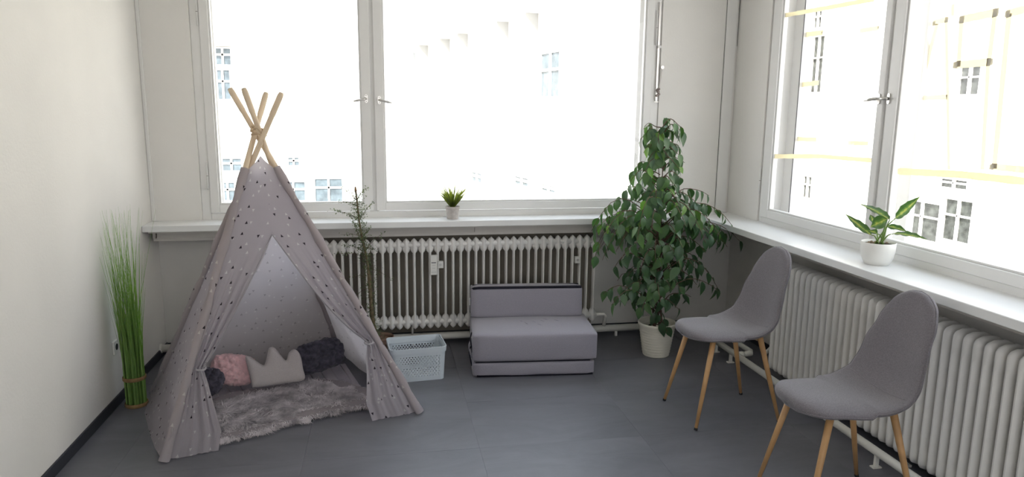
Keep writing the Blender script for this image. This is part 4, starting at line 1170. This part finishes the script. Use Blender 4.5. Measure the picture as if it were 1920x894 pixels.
def add_branch(z0, az, reach, droop, nl):
    global ntw
    base = Vector((FX-.022*z0, FY, z0))+Vector((cos(az), sin(az), 0))*.02
    if z0 > .8 and sin(az) > 0: reach = min(reach, .20/max(.2, sin(az)))
    d = Vector((cos(az), sin(az), 0)); pts = []
    for i in range(8):
        t = i/7; pts.append(base+d*reach*(t**.9)+Vector((0, 0, reach*(.55*sin(pi*t*.62)-droop*t**2.2)+.015*sin(t*7+az)))+Vector((-d.y, d.x, 0))*.03*sin(t*3+az*2))
    for p in pts: p.x = min(p.x, 2.70); p.y = min(p.y, 4.99 if p.z > .85 else 5.08)
    MB().tube(pts, [.0045-.0004*i for i in range(8)], 5).build('branch', M_BARK, fic, smooth=True)
    for i in range(nl):
        t = .28+.72*(i+R_.random()*.6)/nl; t = min(t, 1); f = t*7; k = min(6, int(f)); p = lerp(pts[k], pts[k+1], f-k)
        sd = 1 if i % 2 else -1
        tang = (pts[k+1]-pts[k]).normalized(); side = Vector((-d.y, d.x, 0))*sd
        dr = tang*.35+side*R_.uniform(.25, .8)+Vector((0, 0, -R_.uniform(.5, 1.3)))+Vector((R_.gauss(0, .2), R_.gauss(0, .2), 0))
        if t > .96: dr = tang*.8+Vector((0, 0, -.8))
        up = Vector((d.x*.6+R_.gauss(0, .5), d.y*.6-.35+R_.gauss(0, .5), .8))
        q = p+side*.012
        leaves.append((q, dr.normalized(), up, R_.uniform(.82, 1.18)))
zz = 1.66; az = 0; i = 0
while zz > .26:
    Rr = R_z(zz-.05); nb = 6 if zz > 1.1 else 8 if zz > .48 else 5
    for b in range(nb):
        az += 2.399+R_.uniform(-.3, .3); rc_ = Rr*R_.uniform(.62, 1.0)
        nl = max(4, int(rc_*21)) if zz > .48 else max(4, int(rc_*17))
        add_branch(zz+R_.uniform(-.04, .04), az, rc_, .55 if zz > .55 else .28, nl)
    zz -= .088; i += 1
# distinctive long shoots seen in the photo
for z0, az_, rc_, dr_, nl in ((1.02, 3.2, .50, .62, 12), (.95, 3.5, .56, .80, 12), (.90, 2.95, .46, .5, 10), (.98, -.35, .50, .50, 11), (.85, -.1, .50, .45, 10), (1.05, -1.2, .42, .8, 10), (1.08, -2.2, .44, .8, 10), (.80, -.25, .58, .42, 9), (.88, 3.35, .50, .55, 9), (.92, 3.6, .52, .75, 9), (1.12, -.15, .34, .30, 7), (.34, 3.25, .42, .12, 9), (.36, 3.5, .40, .30, 8), (.30, -1.5, .16, .9, 6), (1.64, 2.9, .10, .2, 4), (1.66, -.3, .13, .6, 5), (1.30, 3.3, .24, .6, 6), (.62, -.5, .42, .75, 9)):
    add_branch(z0, az_, rc_, dr_, nl)
for k in range(10): leaves.append((Vector((FX-.02+R_.gauss(0, .03), FY+R_.gauss(0, .03), 1.71+R_.uniform(-.03, .05))), Vector((R_.gauss(0, 1), R_.gauss(0, 1), -.6)).normalized(), Vector((0, -.5, .8)), .7))
leaves = [l for l in leaves if l[0].y < 5.03 and l[0].x < 2.72 and l[0].z > .06]
C0 = Vector((0, 0, CH)); leaves.sort(key=lambda l: (l[0]-C0).length)
rest = MB()
for i, (p, d, up, s) in enumerate(leaves):
    M = Matrix.Translation(p) @ orient(d, up) @ Matrix.Scale(s, 4)
    young = (p.z > 1.0 and R_.random() < .07) or R_.random() < .01
    if i < 300:
        o = bpy.data.objects.new('leaf', leafY if young else leafA[i % 3]); COL.objects.link(o); o.parent = fic
        o.matrix_local = Matrix.Translation(-fic.location) @ M
        if young: o['label'] = 'light yellow-green young leaf'
    else:
        lm = leafA[i % 3]; rest.add([M @ v.co for v in lm.vertices], [tuple(f.vertices) for f in lm.polygons])
if rest.v: rest.build('foliage', M_FICUS, fic, smooth=True, kind='stuff', fix=False)

# --- bundle of artificial grass
GX, GY = -1.512, 4.375
gr = empty('grass_bundle', (GX, GY, 0))
tag(gr, 'tall bundle of artificial green grass tied with brown bands by the left wall', 'plant')
G_ = random.Random(3); stuff = MB()
def blade(p0, p1, p2, w, n=8):
    pts = spline([p0, lerp(p0, p1, .5)+(p1-p0)*.0, p1, p2], n); P = []
    tw = G_.uniform(0, pi); sd = Vector((cos(tw), sin(tw), 0))
    for i, p in enumerate(pts):
        t = i/n; ww = w*(1 if t < .55 else max(.12, 1-(t-.55)/.45)); P.append([p-sd*ww/2, p+sd*ww/2+Vector((0, 0, 0))])
    return MB().grid(P)
for i in range(300):
    r0 = .056*sqrt(G_.random()); a = G_.uniform(0, 2*pi); dx, dy = cos(a), sin(a)
    big = i < 110
    Ht = G_.uniform(.55, 1.22) if not big else G_.uniform(.70, 1.24)
    p0 = Vector((GX+r0*dx, GY+r0*dy, .004)); p1 = Vector((GX+r0*dx*1.05+.0, GY+r0*dy*1.05, .45*Ht))
    fl_ = G_.gauss(0, .042)*Ht**1.3; fl2 = G_.gauss(0, .035)*Ht
    lean = -.012
    p2 = Vector((GX+r0*dx*1.5+fl_+lean, GY+r0*dy*1.5+fl2, Ht))
    p2.x = max(p2.x, XL+.012)
    b = blade(p0, p1, p2, G_.uniform(.004, .0075))
    if big: b.build('blade', M_GRASS, gr, smooth=True, fix=False)
    else: o_ = len(stuff.v); stuff.v += b.v; stuff.f += [tuple(q+o_ for q in f) for f in b.f]
stuff.build('inner_blades', M_GRASS, gr, smooth=True, kind='stuff', fix=False)
for z, r in ((.012, .062), (.178, .062)):
    MB().lathe((GX, GY, z-.012), [(r, 0), (r+.003, .004), (r+.003, .020), (r, .024), (r-.003, .020), (r-.003, .004), (r, 0)], 28, close=False).build('raffia_band', M_RAFFIA, gr, smooth=True)
for i in range(7):   # thin stray blades
    a = G_.uniform(0, 2*pi); p0 = Vector((GX+.03*cos(a), GY+.03*sin(a), .2)); e = G_.uniform(-.10, .10)
    blade(p0, p0+Vector((e*.3, .0, .4)), Vector((max(XL+.012, GX+e), GY-.03*i+.05, G_.uniform(.95, 1.2))), .0022).build('stray_blade', M_GRASS, gr, fix=False)

# --- small pot with artificial tuft on the back sill
p = at(849, 408, z=ZS); SX, SY = .497, 5.175
sp_ = empty('tuft_plant', (SX, SY, ZS)); tag(sp_, 'small spiky green tuft in a stone grey pot on the back window sill', 'plant')
q = MB().lathe((SX, SY, ZS), [(.040, 0), (.042, .003), (.050, .075), (.0535, .078), (.0545, .094), (.0505, .095), (.048, .085), (.0, .082)], 32, close=False).build('pot', M_STONE, sp_, smooth=True); sharp(q, 35)
for i in range(150):
    a = G_.uniform(0, 2*pi); e = G_.random()**.4; L = G_.uniform(.17, .23)*(1-.16*e); out = Vector((cos(a), sin(a), 0))
    b0 = Vector((SX, SY, ZS+.085))+out*.012*e; d = (out*e*1.0+Vector((0, 0, 1))).normalized()
    b = b0+d*L*.55+Vector((0, 0, .01)); c = b0+d*L+out*.012*e
    c.y = min(c.y, 5.285)
    blade(b0, b, c, .0075, 5).build('blade', M_GRASS2, sp_, fix=False)

# --- dumb cane on the right sill
DX, DY = 2.610, 3.300
dp = empty('dieffenbachia_plant', (DX, DY, ZS)); tag(dp, 'leafy plant with yellow-green variegated leaves in a white pot on the right window sill', 'plant')
q = MB().lathe((DX, DY, ZS), [(.058, 0), (.063, .003), (.078, .035), (.085, .075), (.087, .118), (.085, .121), (.082, .118), (.080, .105), (.0, .104)], 40, close=False).build('pot', M_WHITEPOT, dp, smooth=True); sharp(q, 40)
MB().lathe((DX, DY, ZS), [(.0, .108), (.05, .109), (.081, .106)], 20, close=False).build('soil', M_SOIL, dp, smooth=True)
for i in range(16):
    a = G_.uniform(0, 6.28); r = .07*sqrt(G_.random()); MB().lathe((DX+r*cos(a), DY+r*sin(a), ZS+.108), [(.001, -.004), (.009, 0), (.006, .006), (.001, .008)], 7).build('bark_chip', mat('bark_chip', (.30, .22, .15), .9), dp)
def bigleaf(base, tip, w, twist, bend=.12, stem_from=None):
    base, tip = Vector(base), Vector(tip); L = (tip-base).length; m, uvs = leaf_mesh(L, w, .28, bend, 12)
    # ruffle the edge
    for v in m.v:
        v.z += .004*sin(v.x*110)*abs(v.y)/(w/2)
    M = Matrix.Translation(base) @ orient(tip-base, Vector((-.4, -.8, .5)), twist)
    m.v = [M @ v for v in m.v]; lf = m.build('leaf', M_VAR, dp, smooth=True, uvs=uvs)
    vein = MB().tube([M @ Vector((L*t, 0, -bend*L*t*t+.0008)) for t in [i/10 for i in range(10)]], [.0012-.0001*i for i in range(10)], 5)
    vein.build('midrib', mat('leaf_vein', (.50, .55, .2), .5), lf, smooth=True)
    s0 = Vector((DX+G_.uniform(-.02, .02), DY+G_.uniform(-.02, .02), ZS+.108)); MB().tube(spline([s0, lerp(s0, base, .55)+Vector((0, 0, .015)), base], 8), [.0045-.0003*i for i in range(9)], 7).build('stalk', mat('leaf_stalk', (.16, .27, .06), .4), dp, smooth=True)
def dpx(px, py, dy=0): return at(px, py, x=DX+dy)
bigleaf(dpx(1668, 412), dpx(1611, 372), .062, .35)
bigleaf(dpx(1634, 441, -.03), dpx(1584, 403, -.05), .055, .2, -.05)
bigleaf(dpx(1664, 410, -.06), dpx(1629, 426, -.09), .070, -.2)
bigleaf(dpx(1679, 409, .02), dpx(1733, 368, .03), .060, -.3, -.1)
bigleaf(dpx(1675, 438, -.05), dpx(1737, 440, -.04), .050, -.5)
bigleaf(dpx(1664, 424, .03), dpx(1700, 430, .05), .045, -.3)
bigleaf(dpx(1640, 420, .05), dpx(1632, 400, .06), .040, .1)
bigleaf(dpx(1645, 438, -.02), dpx(1628, 430, -.04), .035, .1)

# --- twiggy plant on a coir stake behind the teepee
TXp, TYp = -.045, 5.0
tw = empty('twiggy_plant', (TXp, TYp, 0)); tag(tw, 'thin twiggy potted plant tied to a stake behind the teepee, before the radiator', 'plant')
q = MB().lathe((TXp, TYp, 0), [(.062, 0), (.064, .004), (.082, .12), (.086, .125), (.092, .128), (.094, .162), (.090, .166), (.084, .160), (.082, .14), (.0, .14)], 28, close=False).build('pot', M_TERRA, tw, smooth=True); sharp(q, 40)
tp = [(TXp-.01, TYp, .12), at(699, 600, y=5.0), at(690, 500, y=5.0), at(676, 430, y=5.0), at(667, 358, y=5.0)]
tpts = spline(tp, 24); MB().tube(tpts, [.013]*12+[.009]*4+[.006]*9, 8).build('stake', M_STAKE, tw, smooth=True)
MB().tube([tpts[-1], tpts[-1]+Vector((-.002, 0, .03))], [.010, .004], 7).build('stake_tip', mat('cut_wood', (.30, .17, .07), .8), tw, smooth=True)
T_ = random.Random(9); leafS = MB(); 
def sprig(base, end, n):
    pts = spline([base, lerp(base, end, .5)+Vector((0, 0, .012)), end], 8); MB().tube(pts, [.0022-.0002*i for i in range(9)], 5).build('twig', M_BARK, tw, smooth=True)
    for i in range(n):
        p = pts[min(8, int(T_.random()*9))]+Vector((T_.gauss(0, .006), T_.gauss(0, .006), T_.gauss(0, .006)))
        d = Vector((T_.gauss(0, 1), T_.gauss(0, 1), T_.gauss(0, 1))).normalized(); u = d.orthogonal().normalized(); L = T_.uniform(.009, .018)
        leafS.add([p, p+d*L*.5+u*L*.28, p+d*L, p+d*L*.5-u*L*.28], [(0, 1, 2, 3)])
for (bx, by, ex, ey, n) in ((668, 375, 640, 352, 16), (668, 385, 634, 378, 18), (670, 372, 690, 352, 16), (670, 410, 620, 393, 30), (674, 412, 702, 376, 26), (672, 440, 655, 400, 22), (678, 450, 694, 428, 22), (680, 470, 645, 460, 26), (682, 480, 628, 476, 20), (684, 470, 720, 435, 14), (682, 465, 705, 470, 18), (684, 500, 735, 523, 8), (684, 490, 712, 510, 12), (686, 520, 660, 520, 8), (690, 560, 715, 500, 10), (688, 540, 664, 560, 6), (692, 580, 706, 540, 8), (684, 445, 640, 440, 16)):
    n = int(n*1.8); a = at(bx, by, y=5.0); b = at(ex, ey, y=5.0+T_.uniform(-.03, .04)); sprig(a, b, n)
for i in range(2200):
    f = T_.random()**.8; p = tpts[int(f*24)]+Vector((T_.gauss(0, .024), T_.gauss(0, .018), T_.gauss(0, .02)))
    d = Vector((T_.gauss(0, 1), T_.gauss(0, 1), T_.gauss(0, 1))).normalized(); u = d.orthogonal().normalized(); L = T_.uniform(.007, .014)
    leafS.add([p, p+d*L*.5+u*L*.3, p+d*L, p+d*L*.5-u*L*.3], [(0, 1, 2, 3)])
leafS.build('tiny_leaves', M_TWIG, tw, kind='stuff', fix=False)

# ------------------------------------------------------------------ outside
gnd = BOX('ground', (-120, -60, -9.2), (120, 140, -9), M_GROUND); struct(gnd)
def house(name, label, org, ux, w, d, z1, windows, cat='building', u_start=0, bar=.06):
    """facade through org running along ux (unit), body behind it; windows: (u0,u1,z0,z1)"""
    root = empty(name, (org.x, org.y, -9)); tag(root, label, cat)
    ux = Vector((*ux, 0)).normalized(); n_ = Vector((-ux.y, ux.x, 0))
    if n_.dot(Vector((org.x, org.y, 0))) < 0: n_ = -n_
    o0 = Vector((org.x, org.y, 0))
    def bx(u0, u1, dd0, dd1, z0, z1_):
        m = MB(); V = []
        for z in (z0, z1_):
            for (u, q) in ((u0, dd0), (u1, dd0), (u1, dd1), (u0, dd1)): V.append(o0+ux*u+n_*q+Vector((0, 0, z)))
        return m.add(V, [(0, 3, 2, 1), (4, 5, 6, 7), (0, 1, 5, 4), (1, 2, 6, 5), (2, 3, 7, 6), (3, 0, 4, 7)])
    bx(u_start, w, .25, d, -9, z1).build('wall', M_FACADE, root)
    bx(u_start-.4, w+.4, -.5, .3, z1, z1+.35).build('cornice', M_FACT, root)
    bx(u_start-.2, w+.2, .0, d+.2, z1+.35, z1+.6).build('roof', M_FACT, root)
    for (u0, u1, z0, z1_) in windows:
        um = (u0+u1)/2; t = .08; m = MB()
        for (a, b, c, e) in ((u0-t, u0, z0-t, z1_+t), (u1, u1+t, z0-t, z1_+t), (u0, u1, z0-t, z0), (u0, u1, z1_, z1_+t), (um-bar, um+bar, z0, z1_), (u0, u1, lerp(z0, z1_, .62)-bar, lerp(z0, z1_, .62)+bar)):
            q = bx(a, b, .12, .26, c, e); o_ = len(m.v); m.v += q.v; m.f += [tuple(i+o_ for i in f) for f in q.f]
        fr = m.build('window', M_FACT, root); bx(u0, u1, .20, .245, z0, z1_).build('pane', M_FACP, fr)
    return root, bx
def to_u(px, py, org, ux, n=None):
    """pixel -> (u, z) on the vertical plane through org along ux"""
    ux = Vector((*ux, 0)).normalized(); nn = Vector((-ux.y, ux.x, 0)); d = CR*((px-960)/FPX)+CU*((447-py)/FPX)+_F
    t = (Vector((org.x, org.y, 0))).dot(nn)/d.dot(nn); p = Vector((0, 0, CH))+d*t; return (p-Vector((org.x, org.y, 0))).dot(ux), p.z
def wins(rects, org, ux):
    out = []
    for (a, b, c, e) in rects:
        u0, z1_ = to_u(a, b, org, ux); u1, z0 = to_u(c, e, org, ux); out.append((min(u0, u1), max(u0, u1), min(z0, z1_), max(z0, z1_)))
    return out
# facing block seen through the left sash
og = Vector((-14, 45, 0)); wn = wins([(400, 90, 432, 121), (402, 131, 432, 186), (414, 298, 452, 320), (412, 343, 440, 376), (527, 342, 572, 376), (590, 336, 642, 378), (540, 296, 560, 310)], og, (1, 0))
house('apartment_building', 'sunlit pale block facing the back window, behind the teepee poles', og, (1, 0), 12.0, 3, 5.45, wn)
# long wing receding on the right
A0 = Vector((30*sin(radians(13.9)), 30*cos(radians(13.9)), 0)); uxw = Vector((sin(radians(-12.8)), cos(radians(-12.8))))
cz = to_u(1040, 8, A0, uxw)[1]
wn = wins([(1009, 102, 1042, 180), (960, 330, 985, 350), (1010, 345, 1035, 362), (880, 322, 898, 343)], A0, uxw)
rt_, bxw = house('apartment_building', 'long pale wing with a bracketed cornice, seen through the right sash of the back window', A0, uxw, 22, 3.5, cz-.1, wn, u_start=-8)
for (px, py) in ((943, 45), (998, 30), (868, 62), (835, 72), (772, 92), (795, 90)):
    u, z = to_u(px, py, A0, uxw); bxw(u-.10, u+.10, -.35, .25, cz-1.0, cz-.1).build('bracket', mat('bracket_grey', (.40, .40, .40), .8), rt_)
# facade opposite the right window
og = Vector((14, 30, 0)); ux_ = (0, -1)
wn = wins([(1690, 374, 1746, 455), (1764, 372, 1806, 458), (1755, 334, 1803, 356), (1792, 126, 1824, 176), (1500, 330, 1512, 372), (1519, 70, 1531, 172), (1520, 20, 1532, 50), (1648, 115, 1660, 172), (1712, 115, 1722, 200)], og, ux_)
M_FACP = mat('facade_pane_dark', (.055, .060, .055), .3, .3, noise_amt=.7, noise_scale=6)
house('apartment_building', 'sunlit house opposite the right window with dark glazed windows', og, ux_, 34, 9, 7.5, wn, bar=.022)
